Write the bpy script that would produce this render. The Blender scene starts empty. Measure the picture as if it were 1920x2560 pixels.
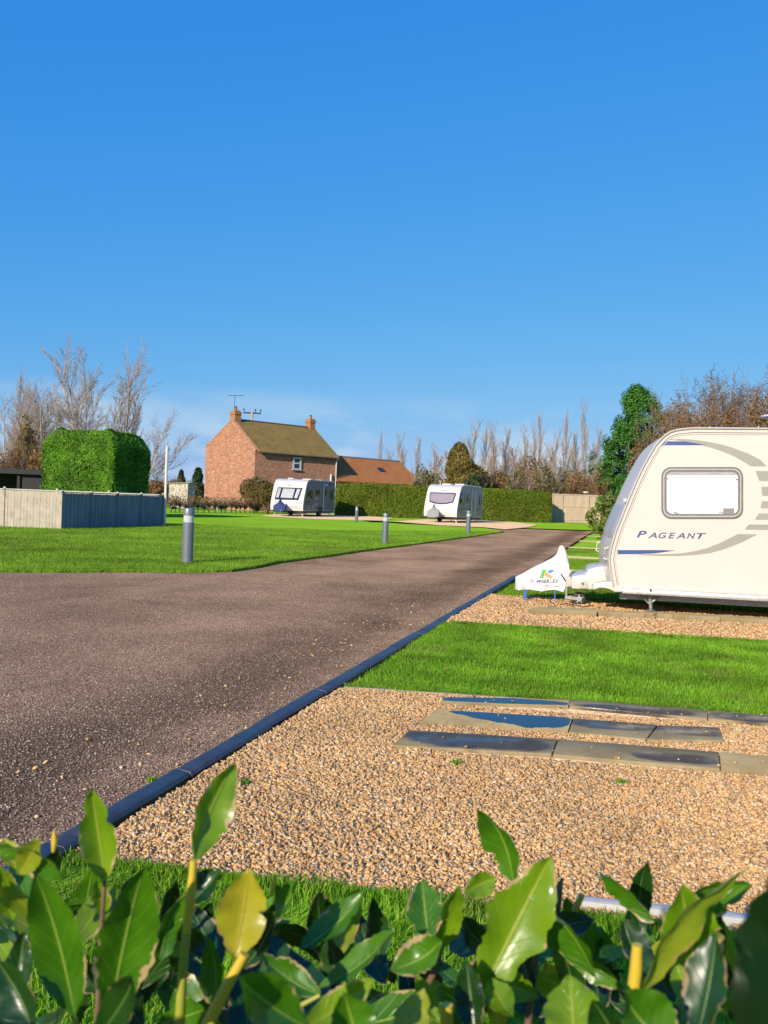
import bpy, bmesh, math, random
import numpy as np
from mathutils import Vector, Matrix
R=math.radians
sc=bpy.context.scene
COL=sc.collection
rng=np.random.default_rng(7); random.seed(7)
# ------------------------------------------------------------------ camera
F=2200.0; CAMH=1.40
cam=bpy.data.cameras.new('camera'); camo=bpy.data.objects.new('camera',cam); COL.objects.link(camo)
cam.sensor_fit='VERTICAL'; cam.sensor_height=36.0; cam.lens=F/2560*36.0; cam.clip_start=0.05; cam.clip_end=4000
CM=Matrix.Translation((0,0,CAMH)) @ Matrix.Rotation(R(90-0.83),4,'X') @ Matrix.Rotation(R(2.2),4,'Z')
camo.matrix_world=CM; sc.camera=camo
cam.dof.use_dof=True; cam.dof.focus_distance=11.0; cam.dof.aperture_fstop=cam.lens/2.6
def ray(px,py): return (CM.to_3x3() @ Vector(((px-960)/F,-(py-1280)/F,-1.0)))
def P(px,py,z=0.0):
    d=ray(px,py); t=(z-CAMH)/d.z
    return Vector((d.x*t,d.y*t,z))
def PD(px,py,dist):
    d=ray(px,py); t=dist/d.y
    return Vector((d.x*t,dist,CAMH+d.z*t))
# ------------------------------------------------------------------ mesh helpers
def mesh_np(name,verts,faces,mats,parent=None,smooth=False,uvs=None,midx=None):
    verts=np.asarray(verts,dtype=np.float32); faces=np.asarray(faces,dtype=np.int32)
    me=bpy.data.meshes.new(name); n=faces.shape[1]
    me.vertices.add(len(verts)); me.vertices.foreach_set('co',verts.ravel())
    me.loops.add(faces.size); me.loops.foreach_set('vertex_index',faces.ravel())
    me.polygons.add(len(faces)); me.polygons.foreach_set('loop_start',np.arange(0,faces.size,n,dtype=np.int32))
    if smooth: me.polygons.foreach_set('use_smooth',np.ones(len(faces),dtype=bool))
    if not isinstance(mats,(list,tuple)): mats=[mats]
    for m in mats: me.materials.append(m)
    if midx is not None: me.polygons.foreach_set('material_index',np.asarray(midx,dtype=np.int32))
    if uvs is not None:
        l=me.uv_layers.new(name='UVMap'); l.data.foreach_set('uv',np.asarray(uvs,dtype=np.float32)[faces.ravel()].ravel())
    me.update(); me.validate()
    o=bpy.data.objects.new(name,me); COL.objects.link(o)
    if parent is not None: o.parent=parent
    return o
def tag(o,label=None,cat=None,group=None,kind=None):
    if label: o['label']=label
    if cat: o['category']=cat
    if group: o['group']=group
    if kind: o['kind']=kind
    return o
def empty(name,loc,rz=0.0,label=None,cat=None,group=None):
    o=bpy.data.objects.new(name,None); COL.objects.link(o); o.empty_display_size=.2
    o.location=loc; o.rotation_euler=(0,0,rz)
    return tag(o,label,cat,group)
class MB:
    def __init__(s): s.v=[]; s.f=[]
    def add(s,v,f):
        b=len(s.v); s.v+= [tuple(x) for x in v]; s.f+=[tuple(i+b for i in q) for q in f]; return s
    def box(s,x0,x1,y0,y1,z0,z1,M=None):
        v=[Vector(p) for p in ((x0,y0,z0),(x1,y0,z0),(x1,y1,z0),(x0,y1,z0),(x0,y0,z1),(x1,y0,z1),(x1,y1,z1),(x0,y1,z1))]
        if M: v=[M@p for p in v]
        return s.add(v,[(0,3,2,1),(4,5,6,7),(0,1,5,4),(1,2,6,5),(2,3,7,6),(3,0,4,7)])
    def tube(s,pts,r,n=8,cap=True):
        pts=[Vector(p) for p in pts]; rs=r if isinstance(r,(list,tuple)) else [r]*len(pts)
        b=len(s.v); up=None
        for i,p in enumerate(pts):
            d=(pts[min(i+1,len(pts)-1)]-pts[max(i-1,0)]).normalized()
            if up is None: up=Vector((0,0,1)) if abs(d.z)<.9 else Vector((1,0,0))
            a=d.cross(up).normalized(); c=d.cross(a).normalized(); up=-c if False else up
            for k in range(n):
                t=2*math.pi*k/n; s.v.append(tuple(p+(a*math.cos(t)+c*math.sin(t))*rs[i]))
        for i in range(len(pts)-1):
            for k in range(n):
                s.f.append((b+i*n+k,b+i*n+(k+1)%n,b+(i+1)*n+(k+1)%n,b+(i+1)*n+k))
        if cap:
            s.f.append(tuple(b+k for k in range(n))[::-1]); s.f.append(tuple(b+(len(pts)-1)*n+k for k in range(n)))
        return s
    def lathe(s,prof,c=(0,0,0),n=20,axis='Z'):
        b=len(s.v); c=Vector(c)
        for r,z in prof:
            for k in range(n):
                t=2*math.pi*k/n; a,d=r*math.cos(t),r*math.sin(t)
                s.v.append(tuple(c+(Vector((a,d,z)) if axis=='Z' else Vector((a,z,d)) if axis=='Y' else Vector((z,a,d)))))
        for i in range(len(prof)-1):
            for k in range(n): s.f.append((b+i*n+k,b+i*n+(k+1)%n,b+(i+1)*n+(k+1)%n,b+(i+1)*n+k))
        s.f.append(tuple(b+k for k in range(n))[::-1]); s.f.append(tuple(b+(len(prof)-1)*n+k for k in range(n)))
        return s
    def prism(s,pts,off):
        """planar polygon pts (3D) extruded by vector off"""
        n=len(pts); off=Vector(off); v=[Vector(p) for p in pts]+[Vector(p)+off for p in pts]
        f=[tuple(range(n)),tuple(range(n,2*n))[::-1]]+[(i,n+i,n+(i+1)%n,(i+1)%n) for i in range(n)]
        return s.add(v,f)
    def build(s,name,mat,parent=None,smooth=False,bevel=0,seg=2,auto=None):
        me=bpy.data.meshes.new(name); me.from_pydata(s.v,[],s.f)
        for m in (mat if isinstance(mat,(list,tuple)) else [mat]): me.materials.append(m)
        bm=bmesh.new(); bm.from_mesh(me); bmesh.ops.recalc_face_normals(bm,faces=bm.faces)
        if bevel:
            es=[e for e in bm.edges if len(e.link_faces)==2 and e.calc_face_angle(0)>R(25)]
            bmesh.ops.bevel(bm,geom=es,offset=bevel,segments=seg,affect='EDGES',profile=.5,clamp_overlap=True)
            smooth=True
        bm.to_mesh(me); bm.free()
        if smooth:
            for p in me.polygons: p.use_smooth=True
            try: me.set_sharp_from_angle(angle=R(38))
            except Exception: pass
        o=bpy.data.objects.new(name,me); COL.objects.link(o)
        if parent is not None: o.parent=parent
        return o
# ------------------------------------------------------------------ material helpers
class NT:
    def __init__(s,name):
        s.m=bpy.data.materials.new(name); s.m.use_nodes=True; s.t=s.m.node_tree; s.t.nodes.clear()
        s.out=s.t.nodes.new('ShaderNodeOutputMaterial')
    def n(s,t,ins=None,**kw):
        d=s.t.nodes.new('ShaderNode'+t)
        for k,v in kw.items(): setattr(d,k,v)
        for k,v in (ins or {}).items():
            if isinstance(v,bpy.types.NodeSocket): s.t.links.new(v,d.inputs[k])
            else: d.inputs[k].default_value=v
        return d
    def coord(s,kind='Object',scale=(1,1,1),rot=(0,0,0)):
        c=s.n('TexCoord') ; m=s.n('Mapping',{'Vector':c.outputs[kind],'Scale':scale,'Rotation':rot}); return m.outputs[0]
    def noise(s,vec,scale,detail=4,rough=.6,dist=0):
        return s.n('TexNoise',{'Vector':vec,'Scale':scale,'Detail':detail,'Roughness':rough,'Distortion':dist}).outputs['Fac']
    def ramp(s,fac,stops,interp='LINEAR'):
        r=s.n('ValToRGB',{'Fac':fac}); r.color_ramp.interpolation=interp; e=r.color_ramp.elements
        while len(e)<len(stops): e.new(.5)
        for q,(p,c) in zip(e,stops): q.position=p; q.color=(c[0],c[1],c[2],1) if not isinstance(c,(int,float)) else (c,c,c,1)
        return r.outputs['Color']
    def mix(s,fac,a,b,mode='MIX'):
        m=s.n('Mix',data_type='RGBA',blend_type=mode)
        for i,v in ((0,fac),(6,a),(7,b)):
            if isinstance(v,bpy.types.NodeSocket): s.t.links.new(v,m.inputs[i])
            else: m.inputs[i].default_value=v if isinstance(v,(int,float)) else (v[0],v[1],v[2],1)
        return m.outputs[2]
    def math(s,op,a,b=0.0,c=0.0):
        m=s.n('Math',operation=op)
        for i,v in enumerate((a,b,c)):
            if isinstance(v,bpy.types.NodeSocket): s.t.links.new(v,m.inputs[i])
            else: m.inputs[i].default_value=v
        return m.outputs[0]
    def bump(s,h,strength=.5,dist=.01):
        return s.n('Bump',{'Height':h,'Strength':strength,'Distance':dist}).outputs[0]
    def bsdf(s,col,rough=.6,nrm=None,trans=0,tcol=None,**kw):
        ins={'Base Color':col if isinstance(col,bpy.types.NodeSocket) else (col[0],col[1],col[2],1),'Roughness':rough}
        if nrm is not None: ins['Normal']=nrm
        ins.update({k.replace('_',' '):v for k,v in kw.items()})
        b=s.n('BsdfPrincipled',ins).outputs[0]
        if trans:
            ti={'Color':tcol if tcol is not None and isinstance(tcol,bpy.types.NodeSocket) else ((tcol or col)[0],(tcol or col)[1],(tcol or col)[2],1) if not isinstance(tcol or col,bpy.types.NodeSocket) else (tcol or col)}
            t=s.n('BsdfTranslucent',ti).outputs[0]
            mm=s.n('MixShader',{0:trans,1:b,2:t}); b=mm.outputs[0]
        s.t.links.new(b,s.out.inputs[0]); return s.m
def _diff(s,col,nrm=None,rough=.6):
    ins={'Roughness':rough}
    if isinstance(col,bpy.types.NodeSocket): ins['Color']=col
    if nrm is not None: ins['Normal']=nrm
    b=s.n('BsdfDiffuse',ins).outputs[0]; s.t.links.new(b,s.out.inputs[0]); return s.m
NT.diff=_diff
def simple(name,c1,c2=None,rough=.6,scale=6,bump=0,bscale=40,bd=.01,stretch=(1,1,1),coat=0,metal=0,**kw):
    m=NT(name); v=m.coord('Object',stretch)
    if c2 is None: c2=tuple(x*.82 for x in c1)
    col=m.ramp(m.noise(v,scale,5,.65),[(.3,c2),(.7,c1)])
    nr=m.bump(m.noise(v,bscale,4),bump,bd) if bump else None
    r=m.ramp(m.noise(v,scale*2.3,3),[(.3,max(rough-.08,.02)),(.7,min(rough+.08,1))])
    return m.bsdf(col,r,nr,Metallic=metal,**({'Coat_Weight':coat} if coat else {}),**kw)
def foliage(name,cols,trans=.3,rough=.55,big=.5,tint=None,spec=.3,tr=(.45,.65)):
    """leaf material: a colour for every leaf (island) plus broad patches"""
    m=NT(name); g=m.n('NewGeometry'); c=m.ramp(g.outputs['Random Per Island'],[(i/(len(cols)-1),k) for i,k in enumerate(cols)])
    v=m.coord('Object'); w=m.ramp(m.noise(v,big,3),[(.35,.62),(.65,1.25)])
    c=m.mix(1.0,c,w,'MULTIPLY')
    if tint: c=m.mix(m.ramp(m.noise(v,big*.6,2),[(tr[0],0),(tr[1],1)]),c,tint)
    return m.bsdf(c,rough,None,trans,c,**{'Specular_IOR_Level':spec})
M={}
M['white']=simple('white_paint',(.70,.65,.57),(.64,.59,.52),.35,3,coat=.2)
M['cara']=simple('caravan_panel',(.66,.58,.51),(.62,.545,.475),.45,1.2,.06,7,.01,coat=.06)
M['cara2']=simple('caravan_gelcoat',(.66,.62,.55),(.60,.57,.50),.3,2,coat=.3)
M['cara_side']=simple('caravan_silver_side',(.15,.17,.19),(.125,.145,.165),.35,2,coat=.2)
M['trimw']=simple('caravan_trim',(.56,.52,.46),(.46,.43,.38),.4,12)
M['greytrim']=simple('grey_rubber_trim',(.20,.19,.18),(.14,.135,.13),.5,10)
M['black']=simple('black_rubber',(.025,.025,.027),(.015,.015,.017),.6,10)
M['alu']=simple('dull_aluminium',(.62,.64,.62),(.5,.52,.5),.4,8,metal=.6)
M['galv']=simple('galvanised_steel',(.48,.48,.46),(.3,.3,.29),.45,25,metal=.7)
M['darkmetal']=simple('dark_metal',(.06,.06,.065),(.04,.04,.045),.5,12,metal=.3)
M['bollard']=simple('bollard_grey',(.20,.225,.25),(.16,.18,.20),.4,8,metal=.3)
M['blue_decal']=simple('blue_vinyl',(.06,.10,.28),(.05,.085,.24),.35,4)
M['grey_decal']=simple('olive_grey_vinyl',(.34,.325,.265),(.31,.295,.24),.4,4)
M['text_grey']=simple('lettering_grey',(.10,.12,.22),(.08,.1,.18),.4,4)
M['strap']=simple('blue_strap',(.02,.12,.55),(.015,.09,.42),.6,20)
M['dglass']=NT('dark_window').bsdf((.02,.024,.028),.06,**{'Specular_IOR_Level':.7})
M['lens']=NT('bollard_lens').bsdf((.52,.54,.55),.12,**{'Coat_Weight':.6})
SKY_AIR,SKY_DUST,SKY_OZ=1.0,0.6,3.0; SKY_STR=.118; SKY_G=((1.25,.27),(.55,1.35),(.15,4.55)); CLOUD=(5.2,5.8,6.2,1); SUN_E=4.6; EXPO=.25
# ------------------------------------------------------------------ ground materials
m=NT('turf'); v=m.coord('Object')
c=m.ramp(m.noise(v,.35,4),[(.3,(.13,.26,.012)),(.55,(.18,.335,.018)),(.75,(.24,.38,.028))])
c=m.mix(m.ramp(m.noise(v,38,4,.8),[(.35,0),(.75,.55)]),c,(.30,.50,.06))
c=m.mix(m.ramp(m.noise(v,90,2,.8),[(.3,.5),(.5,0)]),c,(.03,.09,.006))
h=m.math('ADD',m.noise(v,55,4,.8),m.noise(v,9,3))
M['turf']=m.diff(c,m.bump(h,.35,.02))
m=NT('field'); v=m.coord('Object')
c=m.ramp(m.noise(v,.05,4),[(.3,(.11,.22,.015)),(.6,(.17,.29,.03)),(.8,(.21,.27,.05))])
M['field']=m.diff(c,m.bump(m.noise(v,6,5,.8),.5,.05))
m=NT('road_surface'); v=m.coord('Object')
vo=m.n('TexVoronoi',{'Vector':v,'Scale':85.0}); vb=m.n('TexVoronoi',{'Vector':v,'Scale':190.0})
rnd=m.n('SeparateColor',{'Color':vo.outputs['Color']}).outputs[0]; rnd2=m.n('SeparateColor',{'Color':vb.outputs['Color']}).outputs[1]
c=m.ramp(rnd,[(0,(.13,.066,.034)),(.45,(.31,.175,.098)),(.8,(.50,.30,.18)),(.93,(.66,.46,.31)),(1,(.85,.70,.50))])
c2=m.ramp(rnd2,[(0,(.12,.062,.034)),(.6,(.33,.19,.108)),(1,(.58,.39,.25))])
c=m.mix(.45,c,c2)
w=m.noise(v,.42,5,.6,.6); w2=m.noise(m.coord('Object',(1,.55,1)),1.3,4,.6)
sx_=m.n('SeparateXYZ',{0:m.coord('Object')}); KA_=P(289,2071); KB_=P(1481,1331); ku_=(KB_-KA_).normalized()
dk=m.math('ADD',m.math('MULTIPLY',m.math('SUBTRACT',sx_.outputs[0],KA_.x),ku_.y),m.math('MULTIPLY',m.math('SUBTRACT',sx_.outputs[1],KA_.y),-ku_.x))
dk=m.math('ADD',dk,m.math('MULTIPLY',m.math('SUBTRACT',m.noise(m.coord('Object'),1.5,4),.5),.9))
damp=m.ramp(m.math('MULTIPLY_ADD',dk,.25,1.0),[(.60,1.0),(.76,.52),(.86,.50),(.93,.95)])
wet=m.ramp(m.math('ADD',m.math('MULTIPLY',w,.65),m.math('MULTIPLY',w2,.35)),[(.36,.66),(.48,.95),(.62,1.28)])
c=m.mix(1.0,c,wet,'MULTIPLY'); c=m.mix(.85,c,damp,'MULTIPLY'); c=m.mix(1.0,c,(.86,.90,.95),'MULTIPLY')
h=m.math('ADD',m.math('MULTIPLY',vo.outputs['Distance'],-1.0),m.math('MULTIPLY',m.noise(v,160,3),.5))
rr=m.ramp(w,[(.4,.62),(.6,.85)])
M['road']=m.diff(c,m.bump(h,.8,.010))
m=NT('gravel_bed'); v=m.coord('Object')
vo=m.n('TexVoronoi',{'Vector':v,'Scale':48.0}); rnd=m.n('SeparateColor',{'Color':vo.outputs['Color']}).outputs[0]
c=m.ramp(rnd,[(0,(.46,.28,.13)),(.35,(.72,.48,.25)),(.7,(.78,.54,.32)),(1,(.86,.68,.46))])
c=m.mix(m.ramp(vo.outputs['Distance'],[(.35,0),(.75,.35)]),c,(.20,.12,.06))
M['gravel']=m.diff(c,m.bump(m.math('MULTIPLY',vo.outputs['Distance'],-1),.3,.01))
m=NT('stone'); g=m.n('NewGeometry'); v=m.coord('Object')
c=m.ramp(g.outputs['Random Per Island'],[(0,(.33,.16,.055)),(.12,(.58,.32,.115)),(.3,(.75,.445,.17)),(.5,(.84,.525,.225)),(.65,(.72,.38,.11)),(.8,(.86,.565,.27)),(.92,(.88,.66,.39)),(1,(.50,.31,.17))])
c=m.mix(m.ramp(m.noise(v,120,3),[(.35,0),(.7,.4)]),c,(.42,.26,.14))
pm=m.ramp(m.noise(v,.8,3),[(.35,.76),(.65,1.0)]); c=m.mix(1.0,c,pm,'MULTIPLY')
M['stone']=m.bsdf(c,.62,m.bump(m.noise(v,150,3),.3,.004),**{'Specular_IOR_Level':.35})
m=NT('road_chip'); g=m.n('NewGeometry')
c=m.ramp(g.outputs['Random Per Island'],[(0,(.10,.06,.045)),(.45,(.24,.155,.115)),(.75,(.40,.28,.21)),(.92,(.56,.42,.32)),(1,(.80,.66,.50))])
M['chip']=m.bsdf(c,.6,**{'Specular_IOR_Level':.4})
M['blade']=foliage('grass_blade',[(.065,.18,.005),(.13,.32,.008),(.185,.42,.012),(.26,.48,.02),(.40,.50,.07)],.35,.5,1.6,(.27,.27,.06),tr=(.57,.88))
M['blade_far']=foliage('lawn_blade',[(.12,.25,.010),(.17,.32,.014),(.23,.38,.018),(.31,.44,.04)],.35,.6,.5,(.25,.30,.04),tr=(.52,.85))
m=NT('kerb_rubber'); v=m.coord('Object')
c=m.ramp(m.noise(v,9,5,.7),[(.3,(.030,.033,.042)),(.7,(.065,.072,.090))]); c=m.mix(m.ramp(m.noise(v,60,3),[(.62,0),(.78,.6)]),c,(.16,.15,.14))
M['kerb']=m.bsdf(c,.42,m.bump(m.noise(v,40,3),.25,.006))
m=NT('wet_slab'); v=m.coord('Object')
c=m.ramp(m.noise(v,3.0,5,.7),[(.3,(.26,.19,.095)),(.6,(.37,.285,.15)),(.8,(.46,.36,.20))])
c=m.mix(m.ramp(m.noise(v,70,4,.8),[(.5,0),(.8,.35)]),c,(.13,.10,.06))
M['slab']=m.diff(c,m.bump(m.noise(v,90,4),.5,.005))
m=NT('wet_stain'); v=m.coord('Object')
c=m.ramp(m.noise(v,9,5,.7),[(.3,(.055,.038,.024)),(.7,(.125,.090,.052))])
M['stain']=m.bsdf(c,m.ramp(m.noise(v,5,4),[(.4,.22),(.6,.6)]),m.bump(m.noise(v,60,3),.5,.003),**{'Specular_IOR_Level':.3})
m=NT('puddle_water'); v=m.coord('Object')
M['puddle']=m.bsdf((.012,.016,.028),.045,m.bump(m.noise(v,14,2),.06,.002),**{'Specular_IOR_Level':.6,'IOR':1.38})
# ------------------------------------------------------------------ ground layout (all on real ground positions)
KA=P(289,2071); KB=P(1481,1331); KU=(KB-KA).normalized(); KU.z=0
def Kx(y): return KA.x+(y-KA.y)*KU.x/KU.y
class Line:
    def __init__(s,a,b): s.a=Vector((a[0],a[1])); s.b=Vector((b[0],b[1]))
    def y(s,x): t=(x-s.a.x)/(s.b.x-s.a.x); return s.a.y+t*(s.b.y-s.a.y)
    def k(s,off=0):
        y=s.a.y
        for _ in range(20): y=s.y(Kx(y)+off)
        return Vector((Kx(y)+off,y))
L0=Line(P(640,2185),P(1450,2275)); L1=Line(P(851,1727),P(1920,1797)); L2=Line(P(1150,1563),P(1920,1611)); L3=Line(P(1215,1489),P(1920,1540))
def wavy(line,xa,xb,n,amp,seed,off=0):
    r=random.Random(seed); out=[]
    for i in range(n+1):
        x=xa+(xb-xa)*i/n; out.append((x,line.y(x)+off+(amp*(r.random()-.5) if 0<i<n else 0)))
    return out
def sheet(name,pts,z,mat,thick=0,parent=None):
    b=MB()
    if thick: b.prism([(x,y,z-thick) for x,y in pts],(0,0,thick))
    else: b.add([(x,y,z) for x,y in pts],[tuple(range(len(pts)))])
    return b.build(name,mat,parent)
def struct(o): o['kind']='structure'; return o
# wide field to the horizon
struct(mesh_np('ground',[(-1500,-60,-.06),(1500,-60,-.06),(1500,2500,-.06),(-1500,2500,-.06)],[(0,1,2,3)],M['field']))
struct(sheet('road',[(-60,-4),(Kx(-4)-.05,-4),(Kx(49)-.05,49),(60,51),(60,46.5),(90,46.5),(90,54.5),(20,53.2),(Kx(49)-3,50.5),(-60,50)],0,M['road']))
verge_poly=[(Kx(-4),-4),(60,-4),(60,46.2),(Kx(47),46.2)]
struct(sheet('verge',verge_poly,.012,M['turf']))
G=lambda *a:[(P(x,y).x,P(x,y).y) for x,y in a]
lawn_front=[(-60,P(0,1431).y-5.0),tuple(P(0,1431).xy)]+G((150,1432),(300,1431),(460,1432),(579,1430),(640,1421),(694,1409),(800,1395),(926,1377),(1040,1362),(1157,1346),(1261,1331))
lawn_poly=lawn_front+G((1215,1322.5),(1100,1316),(930,1307.5))+[(-6,75),(-60,75)]
struct(sheet('lawn',lawn_poly,.045,M['turf'],.10))
struct(sheet('field_edge',[(Kx(49)-4,51.6),(20,54.4),(90,55.6),(90,90),(-6,90),(-3,56)],.02,M['turf']))
# gravel pads
def pad(nm,la,lb,xr,z=.018,off=.03):
    a=la.k(off); b=lb.k(off)
    pts=wavy(la,a.x,xr,40,.05,1)+wavy(lb,b.x,xr,40,.05,2)[::-1]
    return struct(sheet(nm,pts,z,M['gravel']))
pad('gravel_pad',L0,L1,8.0); pad('gravel_pad',L2,L3,13.0)
def off_line(l,d): return Line(l.a+Vector((0,d)),l.b+Vector((0,d)))
Lc=Line((0,18),(10,16.6))
for a,b in ((.6,1.7),(6.3,7.1),(12.2,13.0),(18.5,19.3),(25,25.8)):
    pad('gravel_pad',off_line(Lc,a),off_line(Lc,b),18.0)
struct(sheet('gravel_pad',G((650,1292),(780,1299.5),(960,1304),(985,1297),(880,1288),(760,1286),(690,1287)),.055,M['gravel']))
struct(sheet('gravel_pad',G((985,1306),(1100,1315.5),(1215,1321),(1262,1326),(1320,1320),(1345,1314),(1280,1307),(1210,1303),(1060,1300)),.055,M['gravel']))
# kerb along the road
kb=MB(); n=26; yA,yB=-.5,16.5
ks=empty('road_kerb',(Kx(yA),yA,0),0,'long low black kerb edging between the brown road and the gravel pads','kerb')
nrm=Vector((-KU.y,KU.x,0))
for i in range(18):
    t0=i*.99; t1=t0+.990; b=MB(); o=Vector((0,0,0))
    sec=[(0.02,-.03),(0.015,.018),(.028,.034),(.094,.044),(.112,.037),(.116,-.03)]
    wob=.006*math.sin(i*2.3)
    b.prism([o+KU*t0+nrm*(s+wob)+Vector((0,0,z)) for s,z in sec],KU*(t1-t0)); b.build('kerb_block',M['kerb'],ks,bevel=.003)
MB().prism([nrm*s+Vector((0,0,z)) for s,z in ((.024,-.03),(.02,.014),(.032,.029),(.092,.038),(.107,.031),(.110,-.03))],KU*17.8).build('joint_filler',M['black'],ks)
# timber edging at pad limits
ed=MB(); a=L1.k(.05); b2=(2.2,L1.y(2.2))
M['timber']=simple('weathered_timber',(.44,.35,.24),(.28,.21,.13),.75,8,.5,60,.004,(1,6,1))
e=empty('timber_edging',(a.x,a.y,0),0,'thin tan timber edging board where the near grass strip meets the gravel','edging')
d=(Vector((b2[0],b2[1]))-a); MB().prism([(0,-.01,-.02),(0,.012,-.02),(0,.012,.034),(0,-.01,.034)],(d.x,d.y,0)).build('board',M['timber'],e)
e=empty('concrete_edging',(P(1440,2274).x,P(1440,2274).y,0),0,'pale concrete edging strip in shade between near grass and gravel behind the laurel','edging')
a=P(1440,2274); bb=Vector((2.6,L0.y(2.6),0)); d=bb-a
MB().prism([(0,-.03,-.02),(0,.02,-.02),(0,.02,.045),(0,-.03,.045)],(d.x,d.y,0)).build('edging_strip',simple('pale_concrete',(.5,.48,.43),(.4,.38,.34),.8,9,.3,60),e,bevel=.006)
# concrete slabs of the near pad: corners of the top face on the ground grid
def soft_wet(c,o,poly):
    # damp part of a slab: a soft-edged darker, glossier area of the stone itself
    pts=[]
    for u,v_ in poly: f=c[3].lerp(c[2],u); bk=c[0].lerp(c[1],u); pts.append(f.lerp(bk,v_)-o)
    cx=sum(p.x for p in pts)/len(pts); cy=sum(p.y for p in pts)/len(pts); rx=max(abs(p.x-cx) for p in pts)*1.02; ry=max(max(abs(p.y-cy-(p.x-cx)*-.12) for p in pts),.03)*1.1
    m=NT('damp_slab'); v=m.coord('Object'); s=m.n('SeparateXYZ',{0:v}); X=m.math('SUBTRACT',s.outputs[0],cx); Y=m.math('ADD',m.math('SUBTRACT',s.outputs[1],cy),m.math('MULTIPLY',X,.12))
    X=m.math('POWER',m.math('ABSOLUTE',m.math('DIVIDE',X,rx)),3.5); Y=m.math('POWER',m.math('ABSOLUTE',m.math('DIVIDE',Y,ry)),2.2)
    d=m.math('ADD',m.math('ADD',X,Y),m.math('MULTIPLY',m.math('SUBTRACT',m.noise(v,7,5,.7),.5),1.1)); k=m.ramp(d,[(.55,1),(1.0,0)])
    dry=m.ramp(m.noise(v,3.0,5,.7),[(.3,(.26,.19,.095)),(.6,(.37,.285,.15)),(.8,(.46,.36,.20))]); dry=m.mix(m.ramp(m.noise(v,70,4,.8),[(.5,0),(.8,.35)]),dry,(.13,.10,.06))
    wet_=m.ramp(m.noise(v,9,5,.7),[(.3,(.050,.034,.020)),(.7,(.115,.082,.046))])
    a=m.n('BsdfDiffuse',{'Color':dry}).outputs[0]; b=m.n('BsdfPrincipled',{'Base Color':wet_,'Roughness':m.ramp(m.noise(v,5,4),[(.4,.20),(.62,.55)]),'Specular IOR Level':.28,'Normal':m.bump(m.noise(v,55,3),.4,.002)}).outputs[0]
    mm=m.n('MixShader',{0:k,1:a,2:b}); m.t.links.new(mm.outputs[0],m.out.inputs[0]); return m.m
def slab(c4,label,group,z=.040,wet=None,th=.06,mat='slab'):
    c=[P(x,y,z) for x,y in c4]; o=sum(c,Vector())/4; o.z=0
    r=empty('paving_slab',o,0,label,'paving slab',group)
    b=MB(); b.prism([p-o-Vector((0,0,th)) for p in c],(0,0,th)); b.build('slab',M[mat],r,bevel=.006)
    if wet:
        kind,poly=wet
        if kind=='stain': r.children[0].data.materials[0]=soft_wet(c,o,poly); return r
        # irregular outline given in slab fractions (u along, v towards back)
        ctr=[]; rr=random.Random(len(poly)*7)
        def uv(u,v_): 
            f=c[3].lerp(c[2],u); bk=c[0].lerp(c[1],u); return f.lerp(bk,v_)
        n=len(poly); fine=[]
        for i in range(n):
            p0,p1,p2,p3=[Vector(poly[(i+k-1)%n]) for k in range(4)]
            for s in range(6):
                t=s/6; q=.5*((2*p1)+(-p0+p2)*t+(2*p0-5*p1+4*p2-p3)*t*t+(-p0+3*p1-3*p2+p3)*t**3)
                fine.append((min(max(q.x+rr.uniform(-.006,.006),.008),.992),min(max(q.y+rr.uniform(-.035,.035),.02),.98)))
        b=MB(); pts=[uv(*q)-o+Vector((0,0,.0015)) for q in fine]
        b.add(pts,[tuple(range(len(pts)))]); b.build('puddle' if kind=='puddle' else 'wet_patch',M[kind],r)
    return r
gS='concrete slabs laid in rows across the near gravel pad'
slab([(1109,1742),(1425,1748),(1421,1764),(1100,1755)],'slab against the grass with a long blue puddle, back row beside the road end',gS,wet=('puddle',[(.02,.3),(.04,.9),(.5,.95),(.75,.75),(.97,.45),(.97,.05),(.4,.06)]))
slab([(1428,1748),(1771,1775),(1768,1796),(1424,1764)],'brown slab against the grass in the back row, middle one, dark wet streak',gS,wet=('stain',[(.02,.1),(.05,.45),(.5,.55),(.95,.5),(.97,.06),(.5,.05)]))
slab([(1774,1776),(2090,1800),(2100,1822),(1771,1796)],'slab against the grass at the right edge of the photo, dark wet top',gS,wet=('stain',[(.02,.1),(.03,.8),(.5,.85),(.95,.6),(.95,.1)]))
slab([(1091,1773),(1431,1794),(1420,1828),(1051,1804)],'tan slab with the brightest blue puddle, middle row nearest the road',gS,wet=('puddle',[(.11,.93),(.5,.97),(.97,.95),(.97,.30),(.8,.12),(.72,.05),(.62,.22),(.45,.35),(.25,.62)]))
slab([(1434,1795),(1643,1811),(1615,1847),(1422,1829)],'dark wet slab in the middle row, just right of the bright blue puddle',gS,wet=('stain',[(.03,.35),(.03,.96),(.5,.96),(.97,.95),(.93,.45),(.5,.5)]))
slab([(1646,1812),(1798,1818),(1810,1850),(1618,1848)],'last slab of the middle row, wet top and gravel at its right end',gS,wet=('stain',[(.04,.4),(.05,.95),(.5,.96),(.95,.9),(.9,.5),(.5,.45)]))
slab([(1023,1824),(1393,1847),(1379,1884),(980,1862)],'nearly black wet slab in the front row, nearest the road',gS,wet=('stain',[(.03,.12),(.04,.95),(.5,.96),(.97,.96),(.97,.06),(.5,.06)]))
slab([(1396,1847),(1797,1879),(1800,1921),(1382,1885)],'dry tan slab in the front row with an oval wet patch at its right',gS,wet=('stain',[(.45,.45),(.6,.62),(.8,.66),(.95,.5),(.96,.25),(.8,.10),(.62,.12)]))
slab([(1800,1879),(2120,1904),(2140,1950),(1803,1922)],'plain pale slab of the front row cut by the right edge of the photo',gS)
gS2='concrete slabs on edge of the pad under the near caravan'
zz=.085
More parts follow.
